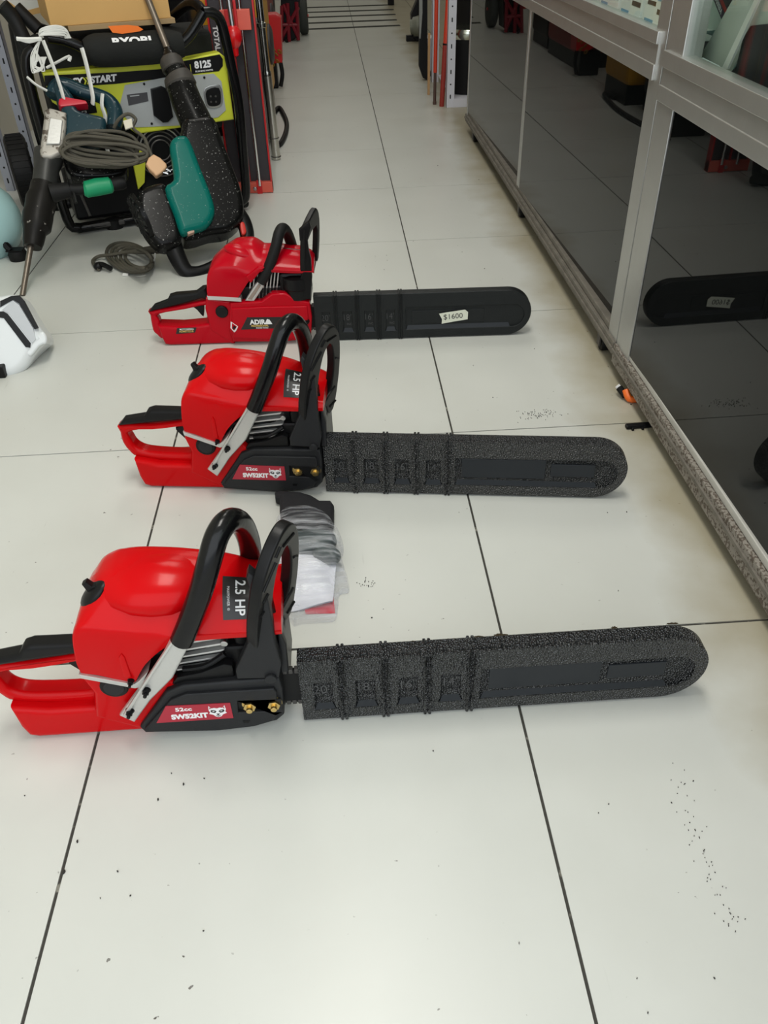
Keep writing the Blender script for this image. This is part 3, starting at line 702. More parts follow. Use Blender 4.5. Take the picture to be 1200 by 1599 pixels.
# what stands in the display windows
def mark_box(fr, u0, u1, v0, v1, n0, n1, body, marks, name, label, cat, group=None):
    mb = MB().box(fr, u0, u1, v0, v1, n0, n1, 1, body)
    for (a, b_, c_, d_, mm) in marks: mb.plate(fr, [rc(u0+(u1-u0)*a, v0+(v1-v0)*c_, u0+(u1-u0)*b_, v0+(v1-v0)*d_)], n1, n1+.5, 0, mm)
    return single(name, mb, body, label, cat, group)
BLU = mat('print_blue', (.12, .33, .50), .5); INK = mat('print_black', (.04, .04, .05), .5); CARD = mat('white_card', (.80, .82, .80), .5)
fx = Fr((.446, 0, .690), (0, -1, 0), (.06, 0, 1))      # faces the aisle (-x)
for k, (ya, lab) in enumerate([(.97, 'white blister card with blue and black print, nearest in the farther cabinet'), (1.13, 'white blister card with blue print, second from the near end of the farther cabinet'), (1.29, 'white blister card with blue print, third from the near end of the farther cabinet'), (1.46, 'white carded pack beside grey metal tools in the farther cabinet')]):
    mark_box(fx, -ya*1000-70, -ya*1000+70, 2, 150, 0, 14, CARD, [(.08, .45, .05, .12, BLU), (.55, .95, .2, .26, INK), (.1, .45, .28, .33, INK), (.5, .9, .35, .46, BLU), (.1, .4, .6, .8, BLU), (.5, .9, .7, .76, INK)], 'blister_pack', lab, 'package', 'carded packs in the farther cabinet')
gl = MB()
for k in range(3):
    gl.lathe((.475, 1.62+k*.11, .692), (0, 0, 1), [(0, .022), (.09, .022), (.10, .012), (.15, .012)], 14)
    single('metal_fitting', gl, STE, 'grey metal fitting standing in the farther cabinet, '+['nearest', 'middle', 'farthest'][k]+' of three', 'fitting', 'metal fittings in the farther cabinet'); gl = MB()
# near window
GRN = mat('pale_green_sheet', (.50, .60, .54), .35); TEAL2 = mat('dark_green_board', (.08, .17, .16), .4)
def VF(x, lean=0.): return Fr((x, 0, 0), (0, -1, 0), (lean, 0, 1))
def vplate(x, px, t=4, bev=0, m=None, lean=0.):
    f_ = VF(x, lean); return MB().plate(f_, [f_.pl(px)], -t, 0, bev, m)
single('display_rod', MB().lathe((.452, gx(1082, 60, .45).y, .602), (0, 0, 1), [(0, .012), (.46, .012)], 20), mat('pale_green_tube', (.62, .72, .66), .3), 'pale round tube standing inside the nearer cabinet by the corner', 'tube')
c_ = gx(1088, 55, .436)
single('plastic_clip', MB().wbox(.428, .444, c_.y-.011, c_.y+.011, c_.z-.018, c_.z+.016, 2), mat('ivory_plastic', (.8, .8, .7), .4), 'ivory plastic clip near the corner of the nearer display window', 'clip')
single('green_board', vplate(.56, [(1085, -60), (1180, -60), (1200, 60), (1130, 110), (1085, 90)], 5, 0, GRN), GRN, 'pale green board standing at the back of the nearer display window', 'board')
single('dark_board', vplate(.53, [(1088, 50), (1127, 46), (1150, 100), (1120, 130), (1088, 100)], 5, 0, TEAL2), TEAL2, 'dark green board low in the nearer display window', 'board')
fo = VF(.505)
q = fo.pl([(1108, -20), (1140, -20), (1160, 10), (1134, 44)])
d_ = Vector((q[3][0]-q[0][0], q[3][1]-q[0][1])); L0 = d_.length; d_ /= L0
fo2 = Fr(fo.w(*q[0]), fo.u*(-d_.y)+fo.v*d_.x, fo.u*(-d_.x)-fo.v*d_.y)
if fo2.n.x > 0: fo2 = Fr(fo.w(*q[0]), -(fo.u*(-d_.y)+fo.v*d_.x), fo.u*(-d_.x)-fo.v*d_.y)
rb = MB().box(fo2, -2, 12, -L0, 60, -20, 0, 0, mat('dark_box', (.04, .02, .05), .4)).box(fo2, 12, 20, -L0, 60, -20, 0, 0, mat('box_red', (.5, .04, .03), .4)).box(fo2, 20, 34, -L0, 60, -20, 0, 0, LBLK)
rb.text(fo2, 'CARRERA', 5, -L0*.5, 11, .3, WHT, .3, .03, rot=-90)
single('tool_box', rb, LBLK, 'dark box with a red stripe and white lettering leaning in the nearer display window', 'box')
single('pale_sheet', vplate(.475, [(1092, 92), (1150, -10), (1230, -10), (1230, 60), (1180, 50), (1140, 112)], 3, 0, None), mat('pale_sheet', (.40, .43, .38), .25), 'pale sheet leaning low inside the nearer display window', 'sheet')
single('acrylic_strip', vplate(.462, [(1128, 106), (1183, -10), (1190, -10), (1136, 108)], 4, 0, None), mat('sheet_edge', (.62, .62, .58), .3), 'narrow bright acrylic strip leaning diagonally in the nearer display window', 'strip')
single('dark_case', vplate(.47, [(1160, 60), (1172, 40), (1260, 30), (1260, 200), (1175, 140), (1146, 118)], 60, 2, None), mat('case_black', (.012, .012, .014), .4), 'black case at the near end of the nearer display window', 'case')
single('shelf_card', vplate(.444, [(1096, 90), (1122, 103), (1122, 112), (1094, 100)], 3, 0, None), mat('grey_card', (.50, .56, .56), .5), 'small grey card at the sill of the nearer display window', 'card')

# black comb and orange valve half under the near cabinet
a, b_ = gz(977, 669), gz(1040, 664)
st_ = MB(); fs = Fr((a.x, a.y, 0), (b_-a), (0, 0, 1)); st_.box(fs, 0, 95, 0, 9, -7, 7, 3)
for k in range(2): st_.box(fs, 10+k*22, 15+k*22, 0, 6, 5, 13, 1)
single('plastic_strip', st_, BLK, 'short black plastic strip lying on the tile half under the cabinet', 'strip')
v0 = gz(985, 613, .018); v0.z = 0; v0.x -= .010
ov = MB().tube([(v0.x-.01, v0.y+.02, .02), (v0.x, v0.y, .010)], .008, 0, 10, m=BLK).tube([(v0.x, v0.y+.005, .022), (v0.x+.006, v0.y-.012, .009), (v0.x+.028, v0.y-.014, .009)], .008, 4, 10, m=mat('orange_plastic', (.85, .16, .02), .4)).tube([(v0.x-.014, v0.y+.024, .024), (v0.x-.008, v0.y+.02, .018)], .006, 0, 8, m=WHT)
single('hose_valve', ov, BLK, 'small orange and black hose fitting on the floor under the cabinet edge', 'fitting')

# ================================================================== BAG, POUCH AND PAPERS BEHIND THE NEAREST SAW
def nz(p, s, seed=0): 
    from mathutils import noise
    return noise.noise(Vector(p)*s+Vector((seed, seed*.7, 0)))
# black pouch
fpz = Fr(gz(480, 800, .0), (1, .0, 0), (0, 1, 0))
pz = fpz.pl([(429, 770), (436, 768), (448, 768), (470, 770), (487, 775), (500, 783), (517, 783), (522, 790), (521, 815), (518, 822), (445, 830), (437, 800), (437, 779), (430, 777)], 20)
single('tool_pouch', MB().plate(fpz, [pz], 1, 26, 8, None, 3), mat('black_canvas', (.010, .010, .012), .8, bump=.4, bscale=80), 'black flat pouch lying between the middle and nearest chainsaws', 'pouch')
# contents
leaf = MB().plate(Fr(gz(500, 940), (1, 0, 0), (0, 1, .1)), [Fr(gz(500, 940), (1, 0, 0), (0, 1, .1)).pl([(470, 925), (520, 925), (524, 960), (478, 961)])], 1, 4, 0)
single('leaflet', leaf, mat('red_leaflet', (.62, .02, .05), .4), 'red leaflet sticking out under the clear plastic bag', 'leaflet')
def sheet_grid(px0, h0, amp, seed, m, name, label, cat):
    """crumpled paper: quad corners in the photo, standing a few cm off the floor"""
    A, B, C_, D = [gz(*p, h) for p, h in px0]; N = 18; vs = []; fs = []
    for i in range(N+1):
        for j in range(N+1):
            s_, t_ = i/N, j/N; p = (A*(1-s_)+B*s_)*(1-t_)+(D*(1-s_)+C_*s_)*t_
            z = h0*math.sin(math.pi*s_)*math.sin(math.pi*t_)+amp*nz((p.x, p.y, 0), 28, seed)
            vs.append(p+Vector((0, 0, max(z, -.002))))
    fs = [(i*(N+1)+j, (i+1)*(N+1)+j, (i+1)*(N+1)+j+1, i*(N+1)+j+1) for i in range(N) for j in range(N)]
    n = len(vs); vs += [v-Vector((0, 0, .003)) for v in vs]; fs += [tuple(n+k for k in f[::-1]) for f in fs]
    return single(name, MB().add(vs, fs), m, label, cat)
PAP = mat('white_paper', (.80, .81, .88), .6)
sheet_grid([((444, 956), .004), ((520, 942), .006), ((526, 866), .012), ((436, 846), .012)], .018, .008, 3, PAP, 'manual', 'folded white papers inside the clear plastic bag', 'papers')
GT = mat('grey_green_plastic', (.045, .062, .062), .35)
g1 = gz(487, 832, .035); g2 = gz(512, 850, .03)
single('tool_case', MB().ell((g1.x-.002, g1.y-.012, .022), .046, .027, .021, GT, pw=.8), GT, 'dark grey-green plastic piece in the clear bag, the larger of two', 'tool case')
single('tool_case', MB().ell((g2.x-.002, g2.y-.018, .022), .026, .015, .015, GT, R=Matrix.Rotation(-.5, 3, 'Z'), pw=.8), GT, 'dark grey-green plastic piece in the clear bag, the smaller of two', 'tool case')
def film():
    m = bpy.data.materials.new('clear_film'); m.use_nodes = True; nt = m.node_tree; nt.nodes.remove(nt.nodes['Principled BSDF'])
    a = nt.nodes.new('ShaderNodeBsdfTransparent'); a.inputs[0].default_value = (.97, .97, .98, 1)
    d = nt.nodes.new('ShaderNodeBsdfPrincipled'); d.inputs['Base Color'].default_value = (.85, .87, .92, 1); d.inputs['Roughness'].default_value = .12
    tc = nt.nodes.new('ShaderNodeTexCoord'); n = nt.nodes.new('ShaderNodeTexNoise'); mp = nt.nodes.new('ShaderNodeMapping'); mp.inputs['Rotation'].default_value = (0, 0, .9); mp.inputs['Scale'].default_value = (10, 90, 40)
    nt.links.new(tc.outputs['Object'], mp.inputs[0]); nt.links.new(mp.outputs[0], n.inputs['Vector']); n.inputs['Scale'].default_value = 1.; n.inputs['Detail'].default_value = 5
    r = nt.nodes.new('ShaderNodeMapRange'); r.inputs[1].default_value = .42; r.inputs[2].default_value = .72; r.inputs[3].default_value = .03; r.inputs[4].default_value = .5
    bp = nt.nodes.new('ShaderNodeBump'); bp.inputs['Strength'].default_value = .9; bp.inputs['Distance'].default_value = .004; nt.links.new(n.outputs[0], bp.inputs['Height']); nt.links.new(bp.outputs[0], d.inputs['Normal'])
    mx = nt.nodes.new('ShaderNodeMixShader'); nt.links.new(n.outputs[0], r.inputs[0]); nt.links.new(r.outputs[0], mx.inputs[0]); nt.links.new(a.outputs[0], mx.inputs[1]); nt.links.new(d.outputs[0], mx.inputs[2])
    nt.links.new(mx.outputs[0], nt.nodes['Material Output'].inputs[0]); return m
FILM = film()
outl = [(445, 797), (462, 795), (485, 797), (508, 805), (526, 825), (536, 845), (533, 862), (540, 890), (545, 910), (530, 915), (527, 935), (522, 955), (500, 958), (470, 960), (455, 962), (445, 930), (440, 890), (432, 850), (430, 815)]
cpt = gz(488, 875, .022); base = [gz(*p, .022) for p in outl]; base = catmull(base, 4, True)
rings = []
for f_, h in ((1.0, .001), (1.0, .012), (.97, .028), (.9, .042), (.7, .052), (.4, .056), (.12, .057)):
    rings.append([Vector((cpt.x+(p.x-cpt.x)*f_, cpt.y+(p.y-cpt.y)*f_, h+ (.005*nz((p.x*f_, p.y*f_, h), 30, 2) if h > .005 else 0))) for p in base])
single('plastic_bag', MB().loft(rings), FILM, 'clear crinkled plastic bag of papers and parts behind the nearest chainsaw', 'bag')

# ================================================================== GENERATOR
G = upright(gz(122, 367, 0), 20)
C5 = (0, 0, 4.6154); C6 = (180, 0, 4.2857); C7 = (0, 180, 5.); C8 = (130, 160, 4.1379); PX = (0, 0, 1.)
YEL = mat('lime_yellow_plastic', (.66, .70, .05), .4, vary=.05); GPL = mat('grey_panel', (.42, .44, .44), .45); FOAM = mat('black_foam', (.008, .009, .008), .85, bump=.3, bscale=300)
def Gp(s, px, py, n=0): 
    u, v = L_(G, s, [(px, py)], n, 0)[0]; return G.w(u, v, n)
gen = thing('generator', 'lime and black portable generator with grey outlet panel in a black tube frame', 'generator', G.o, math.radians(20))
yl = MB().plate(G, [L_(G, PX, [(66, 114), (283, 94), (343, 82), (353, 90), (366, 187), (300, 197), (214, 210), (188, 190), (121, 187), (82, 160)], 0, 0)], -60, 0, 6, YEL, 2)
pn = obj('control_panel', yl, YEL, gen)
hd = MB().plate(G, [L_(G, PX, [(69, 118), (180, 113), (250, 108), (284, 96), (343, 85), (348, 92), (348, 103), (342, 111), (299, 116), (250, 123), (180, 131), (98, 136), (71, 134)], 1, 0)], -2, 2, 0, BLK)
uu, vv = G.loc(137, 126, 2); hd.text(G, 'EASY', uu-18, vv, 26, 2.2, WHT, .3, .05, align='RIGHT', sx=1.05, shear=.2)

for dx in (-14, -5): hd.plate(G, [[(uu+dx, vv+10), (uu+dx+5, vv+10), (uu+dx+11, vv), (uu+dx+5, vv-10), (uu+dx, vv-10), (uu+dx+6, vv)]], 2, 2.6, 0, YEL)
hd.text(G, 'START', uu+8, vv, 26, 2.2, WHT, .3, .05, align='LEFT', sx=1.05, shear=.2)
uu, vv = G.loc(317, 101, 2); hd.text(G, '8125', uu, vv, 28, 2.2, WHT, .3, .05); uu, vv = G.loc(319, 110, 2); hd.text(G, 'RUNNING WATTS', uu, vv-1, 6.5, 2.2, WHT, .3, .03, sx=1.1)
uu, vv = G.loc(298, 108, 2); hd.box(G, uu-1, uu+1, vv-14, vv+14, 2, 2.6, 0, YEL)
obj('header_strip', hd, BLK, pn, label='black strip with white lettering')
gp_ = MB().plate(G, [L_(G, PX, [(195, 133), (257, 121), (334, 115), (346, 127), (353, 172), (341, 183), (280, 196), (212, 199), (185, 173)], 2, 0)], -2, 3, 1, GPL)
for q in ((225, 131), (319, 121), (188, 168), (237, 193), (327, 181)):
    uu, vv = G.loc(*q, 3); gp_.plate(G, [circ(uu, vv, 4, 10)], 3, 6, 1, BLK)
q = L_(G, PX, [(198, 148), (230, 144), (232, 158), (201, 165)], 4, 0); gp_.plate(G, [q], 3, 4, 0, mat('info_label', (.06, .06, .065), .5))
cu_, cv_ = G.loc(214, 151, 4); gp_.box(G, cu_-22, cu_+8, cv_+2, cv_+5, 4, 4.4, 0, GPL)
obj('outlet_panel', gp_, GPL, pn)
o1_ = MB().plate(G, [L_(G, PX, [(235, 139), (252, 134), (262, 139), (270, 182), (262, 190), (254, 191), (240, 180)], 8, 0)], 2, 18, 3, BLK); obj('outlet', o1_, BLK, pn)
q = sm2(L_(G, PX, [(320, 138), (344, 133), (348, 160), (340, 168), (326, 168), (321, 160)], 8, 0), 3)
o2_ = MB().plate(G, [q], 2, 8, 2, STE); cx = sum(a for a, b_ in q)/len(q); cy = sum(b_ for a, b_ in q)/len(q)
o2_.plate(G, [[(cx+(a-cx)*.8, cy+(b_-cy)*.8) for a, b_ in q]], 8, 10, 1, BLK)
for k in range(4): o2_.plate(G, [circ(cx+12*math.cos(k*1.57+.7), cy+12*math.sin(k*1.57+.7), 3.4, 8)], 10, 10.5, 0, DST)
obj('outlet', o2_, STE, pn)
sr = MB().plate(G, [L_(G, PX, [(88, 140), (148, 158), (152, 176), (122, 180), (100, 172)], 1, 0)], -2, 2, 1, BLK); uu, vv = G.loc(130, 168, 2); sr.text(G, 'START', uu, vv, 11, 2.2, WHT, .3, .04)
sr.box(G, uu-7, uu+7, vv-16, vv-10, 2, 2.6, 0, WHT).box(G, uu-5, uu+5, vv-15, vv-11, 2.4, 2.9, 0, BLK)
obj('start_recess', sr, BLK, pn)
fr_ = MB()
tp = [Gp(PX, 318, 19, 40), Gp(PX, 332, 20, 40), Gp(PX, 346, 36, 38), Gp(PX, 359, 92, 36), Gp(PX, 373, 163, 34), Gp(PX, 380, 240, 32), Gp(PX, 384, 300, 32), Gp(PX, 378, 314, 26), Gp(PX, 366, 318, 0)]
fr_.tube(tp, .0165, 5, 14)
fr_.tube([G.w(590, 22, 0), G.w(560, 20, -10), G.w(60, 20, -10), G.w(8, 24, 0), G.w(-22, 60, 0), G.w(-26, 300, 0), G.w(-24, 520, 0), G.w(10, 570, 0)], .0165, 4, 14)
fr_.tube([Gp(PX, 318, 19, 40), Gp(PX, 300, 50, 40), Gp(PX, 285, 66, 40), Gp(PX, 268, 74, 40)], .0165, 4, 14)
fr_.tube([Gp(PX, 75, 58, 30), Gp(PX, 100, 62, 34), Gp(PX, 125, 72, 38), Gp(PX, 150, 84, 38)], .0165, 4, 14)
fr_.tube([Gp(PX, 318, 19, 40), Gp(PX, 296, 6, -40), G.w(430, 570, -300), G.w(100, 570, -330), G.w(-20, 600, -330), G.w(-20, 40, -330), G.w(20, 20, -330), G.w(560, 20, -330)], .0165, 4, 14)
obj('tube_frame', fr_, HAN, gen)
sl = MB().tube([Gp(PX, 132, 80, 42), Gp(PX, 150, 79, 42), Gp(PX, 200, 77, 42), Gp(PX, 262, 72, 42), Gp(PX, 285, 70, 42)], [.030, .046, .047, .046, .034], 4, 22)
so = obj('foam_sleeve', sl, FOAM, gen)
ax0, ax1 = Gp(PX, 150, 79, 42), Gp(PX, 262, 72, 42); axd = (ax1-ax0).normalized()
def onsl(u_, v_, n_):
    th = v_/47.; up_ = (CAM-ax0); up_ -= axd*up_.dot(axd); up_.normalize(); sd_ = axd.cross(up_); sd_ = sd_ if sd_.z > 0 else -sd_
    return ax0+axd*u_*.001+(up_*math.cos(th)+sd_*math.sin(th))*(.0475+n_*.001)
rt = MB().text(G, 'RYOBI', 108, 18, 34, .4, WHT, .3, .045, curve=onsl, sx=1.25, clip=.02)
obj('lettering', rt, WHT, so)
eb = MB().box(G, 10, 250, 35, 250, -300, -30, 12, BLK).box(G, 250, 560, 40, 270, -300, -40, 12, RUB).box(G, 20, 580, 270, 572, -330, -62, 14, FOAM)
eb.box(G, -10, 165, 14, 30, -20, 6, 3, DST)
eb.plate(G, [[(52, 50), (62, 50), (32, 215), (22, 215)]], -30, -22, 2, DST)
obj('engine', eb, BLK, gen)
gr_ = MB(); gu, gv = G.loc(252, 235, -10)
for k, rr_ in enumerate((.085, .072, .059, .046, .033)): gr_.torus(G.w(gu, gv, -14), G.n, rr_, .0026, STE if k == 1 else DST, 30, 6)
gr_.lathe(G.w(gu, gv, -40), G.n, [(0, .09), (.02, .09), (.024, .085)], 28, m=BLK)
obj('recoil_grille', gr_, DST, gen)
obj('yellow_bracket', MB().plate(G, [L_(G, PX, [(209, 260), (218, 232), (228, 235), (226, 285), (216, 296)], -5, 0)], -22, -2, 3, YEL), YEL, gen)
obj('foot', MB().lathe(G.w(130, 0, -20), (0, 0, 1), [(0, .03), (.03, .03), (.032, .02)], 18), RUB, gen)
obj('foot', MB().lathe(G.w(560, 0, -20), (0, 0, 1), [(0, .02), (.01, .02), (.012, .01)], 18), RUB, gen)
wl = MB(); wc = gz(36, 268, .128)
wl.lathe(wc-G.u*.038, G.u, [(0, .07), (0, .110), (.006, .124), (.014, .128), (.062, .128), (.070, .124), (.076, .110), (.076, .07)], 36)
for k in range(36):
    a = 2*math.pi*k/36; d = Vector((0, 0, 1))*math.cos(a)+G.n*math.sin(a)
    tdir = G.u.cross(d); c_ = wc+d*.128
    f2 = Fr(c_, G.u, tdir); wl.box(f2, -28, 28, -3, 3, -2, 2.5 if f2.n.dot(d) > 0 else 2, .5)
obj('wheel', wl, RUB, gen)
tb = MB().tube([Gp(PX, 3, 8, -60), Gp(PX, 22, 30, -60), Gp(PX, 42, 70, -40), Gp(PX, 62, 110, -40)], .022, 4, 12).tube([Gp(PX, 25, 12, -90), Gp(PX, 60, 46, -70)], .02, 4, 12).tube([Gp(PX, 30, 60, -60), Gp(PX, 50, 150, -60), Gp(PX, 66, 190, -60)], .014, 4, 12)
obj('folding_handle', tb, RUB, gen)
for q in ((Gp(PX, 238, 245, 0)),): pass
# cartons
CTN = mat('brown_cardboard', (.60, .36, .13), .8, bump=.1, bscale=60, vary=.05)
u0, v0_ = G.loc(63, 0, 20); u1, v1_ = G.loc(268, 33, 20)
z0 = max(G.loc(150, 37, 20)[1], 592)
bx = MB().box(G, u0+12, u1, z0, z0+330, -330, 20, 2, CTN).box(G, u0+60, u1+10, z0-14, z0, -300, 30, 1, mat('torn_board', (.36, .25, .13), .9, bump=.5, bscale=60))
single('carton', bx, CTN, 'brown cardboard carton lying on top of the generator', 'box')
fo_ = Fr(G.w(0, 0, 0), G.u, G.v)
oq = L_(G, PX, [(169, 41), (200, 39), (216, 41), (224, 46), (219, 49), (191, 53), (176, 51)], 62, 0)
single('orange_tag', MB().plate(G, [oq], 58, 60, 0), mat('neon_orange_card', (.95, .20, .02), .5), 'neon orange torn tag tucked under the carton', 'tag')
fz = upright(gy(30, 20, 2.66), 0)
qz = fz.pl([(-20, -60), (62, -60), (64, 12), (36, 21), (10, 2), (-20, -4)], 0)
single('white_carton', MB().plate(fz, [qz], -200, 0, 1, mat('white_carton', (.66, .66, .62), .6)).plate(fz, [fz.pl([(10, 0), (36, 18), (66, 10), (66, 20), (36, 26), (6, 8)], 1)], -200, 2, 0, CTN), CTN, 'white and brown carton at the top left behind the generator', 'box')

# ================================================================== DEMOLITION HAMMERS
STR = mat('white_twine', (.78, .78, .74), .7)
TEAL = mat('teal_plastic', (.0, .13, .105), .35, coat=.05, spec=.2, speck=(.55, .6, .58), spscale=210, spth=.685)
DTEAL = mat('dark_teal_plastic', (.008, .035, .048), .3, coat=.2, spec=.3, speck=(.2, .25, .25), spscale=120, spth=.66)
DBLK = mat('dusty_black', (.004, .004, .004), .28, spec=.18, speck=(.45, .45, .43), spscale=210, spth=.655)
BITM = mat('chisel_steel', (.20, .17, .14), .4, .8, vary=.3, vscale=30)
GCAST = mat('dirty_cast_aluminium', (.42, .40, .36), .5, .5, speck=(.12, .10, .08), spscale=50, spth=.55)
# green hammer, standing on its D-handle, chisel up
P0 = gz(300, 431, 0); Q = gp(231, -4, G.w(0, 0, 42), G.n)
ud = (G.u-(Q-P0).normalized()*G.u.dot((Q-P0).normalized()))
H = Fr(P0, ud, Q-P0)
gh = thing('demolition_hammer', 'green and black demolition hammer standing on its handle, chisel pointing up', 'power tool', P0, 0, 'demolition hammers leaning on the generator')
def Hp(s, px, py, n=0):
    u_, v_ = L_(H, s, [(px, py)], n, 0)[0]; return H.w(u_, v_, n)
md = MB().plate(H, [sm2(L_(H, C8, [(640, 150), (700, 118), (835, 118), (895, 260), (960, 430), (1020, 600), (1030, 760), (940, 850), (820, 870), (700, 905), (640, 870), (640, 600), (620, 380)], 0, 0), 3)], -75, 35, 22, DBLK, 4)
obj('motor_body', md, DBLK, gh)
hs_ = MB().plate(H, [sm2(L_(H, C8, [(562, 270), (585, 218), (640, 200), (690, 230), (760, 410), (835, 600), (852, 710), (800, 800), (700, 832), (635, 838), (590, 720), (530, 545), (585, 490), (580, 400)], 60, 0), 3)], 10, 60, 20, TEAL, 5)
obj('green_housing', hs_, TEAL, gh)
drm = MB().plate(H, [sm2(L_(H, C8, [(350, 590), (430, 535), (530, 525), (590, 660), (640, 850), (600, 930), (500, 940), (420, 870), (360, 760)], 30, 0), 3)], -40, 40, 22, DBLK, 4)
p1, p2 = Hp(C8, 372, 740, 30), Hp(C8, 470, 700, 30)
drm.lathe(p1, p2-p1, [(-.012, .05), (-.006, .066), (.006, .07)], 26, m=DBLK)
for k in range(14):
    a = 2*math.pi*k/14; ax_ = (p2-p1).normalized(); e1 = ax_.orthogonal().normalized(); e2 = ax_.cross(e1); d = e1*math.cos(a)+e2*math.sin(a)
    drm.tube([p1+d*.016-ax_*.012, p1+d*.062-ax_*.010], .0035, 0, 6, m=RUB)
obj('motor_drum', drm, DBLK, gh)
pts = [(262, 76), (264, 88), (267, 93), (272, 108), (276, 112), (281, 133), (284, 138), (292, 160), (304, 186), (312, 205)]
rad = [.013, .022, .032, .034, .036, .042, .046, .048, .050, .052]
br_ = MB()
br_.tube([Hp(PX, a, b_, -20) for a, b_ in pts], rad, 0, 22)
obj('barrel', br_, DBLK, gh)
obj('nose_collar', MB().tube([Hp(PX, 265, 91, -20), Hp(PX, 267, 96, -20), Hp(PX, 272, 108, -20), Hp(PX, 273, 111, -20)], [.030, .036, .037, .032], 0, 22).tube([Hp(PX, 277, 118, -20), Hp(PX, 279, 122, -20), Hp(PX, 283, 134, -20), Hp(PX, 284, 138, -20)], [.040, .046, .049, .044], 0, 22), mat('worn_collar', (.05, .045, .04), .55, vary=.4, vscale=30), gh)
c0 = Hp(PX, 263, 80, -20); c1_ = Hp(PX, 230, -4, -5)
obj('chisel', MB().tube([c0, c1_, c1_+(c1_-c0)*.25], .0105, 0, 14), BITM, gh)
dh = MB().tube([Hp(C8, *q, -10) for q in [(560, 860), (600, 980), (660, 1085), (730, 1105), (820, 1070), (930, 1000), (1020, 950), (1060, 880), (1040, 780), (980, 690), (880, 520), (850, 380)]], [.03, .028, .024, .022, .018, .016, .018, .022, .024, .026, .026, .02], 5, 14)
dho = obj('handle', dh, BLK, gh)
bt_ = MB().plate(H, [sm2(L_(H, C8, [(1015, 780), (1040, 775), (1055, 830), (1045, 852), (1025, 848)], 18, 0), 3)], 4, 20, 4); obj('switch', bt_, mat('switch_red', (.6, .03, .02), .4), dho)
obj('brush_cap', MB().plate(H, [L_(H, C8, [(670, 830), (718, 815), (720, 835), (680, 850)], 55, 0)], 30, 52, 2), mat('tan_cap', (.5, .32, .24), .5), gh)
# its flex, loosely coiled on the floor
CORD = mat('dark_rubber_cord', (.085, .078, .06), .6, spec=.25)
def Fz(px, py, z=.008): return gz(C8[0]+px/C8[2], C8[1]+py/C8[2], z)
cb = MB().tube([Fz(490, 950, .05), Fz(420, 955, .045), Fz(350, 962, .04), Fz(280, 968, .03), Fz(180, 985, .02), Fz(100, 995, .012), Fz(62, 1025), Fz(80, 1060), Fz(100, 1080)], [.013, .012, .009, .0055, .0055, .0055, .0055, .0055, .005], 5, 10)
rr = random.Random(5)
for k in range(5):
    cx_, cy_ = 300+k*14, 1000+rr.uniform(-12, 12); rx, ry = 150-k*16, 92-k*8; loop = []
    for i in range(12):
        a = 2*math.pi*i/12+k*.3; loop.append(Fz(cx_+rx*math.cos(a), cy_+ry*math.sin(a)+.2*rx*math.cos(a), .01+.012*k*(.5+.5*math.sin(a*1.5))))
    cb.tube(loop, .0055, 4, 8, True)
single('power_cord', cb, CORD, 'dark flex coiled on the floor beside the green demolition hammer', 'cord')
single('plug', MB().tube([Fz(85, 1050, .012), Fz(120, 1045, .02), Fz(180, 1075, .012)], .008, 4, 8).ell(Fz(95, 1060, .014), .014, .012, .012), BLK, 'black plug end of the flex lying on the floor', 'plug')
single('paper_scrap', MB().box(Fr(Fz(275, 1115, .002), (1, 0, 0), (0, 1, .2)), -9, 9, -6, 6, 0, 4, 1), mat('scrap', (.75, .75, .72), .7), 'tiny white paper scrap on the tile by the coiled flex', 'scrap')
single('cable_tie', MB().tube([Fz(465, 975, .05), Fz(462, 1010, .03), Fz(440, 1050, .006), Fz(430, 1075, .004)], .0022, 4, 6), STR, 'short white tie hanging from the flex of the green hammer', 'tie')

# blue hammer, chisel pointing down to the floor
P1 = gz(36, 462, 0); Q1 = gp(100, 150, G.w(0, 0, 75), G.n)
ud = (G.u-(Q1-P1).normalized()*G.u.dot((Q1-P1).normalized()))
K = Fr(P1, ud, Q1-P1)
bh = thing('demolition_hammer', 'dark teal and grey demolition hammer leaning on the generator, chisel pointing down', 'power tool', P1, 0, 'demolition hammers leaning on the generator')
def Kp(px, py, n=0):
    u_, v_ = K.loc(px, py, n); return K.w(u_, v_, n)
obj('chisel', MB().tube([Kp(35, 462), Kp(48, 384)], [.008, .0085], 0, 14), BITM, bh)
obj('nose', MB().tube([Kp(*q) for q in [(51, 386), (52, 378), (54, 362), (57, 355), (59, 338), (61, 330), (65, 312), (67, 304), (70, 290)]], [.026, .030, .033, .042, .044, .042, .045, .040, .040], 0, 22), mat('oily_black', (.010, .009, .008), .4, spec=.2, speck=(.3, .28, .25), spscale=60, spth=.68), bh)
obj('barrel', MB().tube([Kp(69, 296), Kp(73, 262), (Kp(75, 252)), Kp(77, 240)], [.036, .037, .042, .044], 0, 20), mat('oily_grey', (.045, .046, .044), .4, .4, vary=.4, vscale=40), bh)
gc = MB().plate(K, [K.pl([(62, 236), (70, 172), (78, 168), (104, 176), (104, 200), (97, 240), (80, 248), (64, 246)], 40)], -45, 45, 10, GCAST, 2)
gc.plate(K, [K.pl([(78, 184), (98, 188), (94, 225), (72, 225)], 50)], 40, 52, 3, ALUC, 2)
obj('gear_case', gc, GCAST, bh)
mb_ = MB().plate(K, [sm2(K.pl([(84, 140), (92, 128), (104, 140), (118, 160), (122, 176), (140, 182), (165, 190), (160, 215), (120, 235), (98, 238), (100, 190)], 10), 3)], -55, 35, 16, DTEAL, 3)
mb_.plate(K, [sm2(K.pl([(100, 245), (120, 238), (160, 240), (190, 246), (200, 262), (190, 275), (150, 280), (110, 275)], 0), 3)], -60, 10, 14, DBLK, 3)
obj('motor_body', mb_, DTEAL, bh)
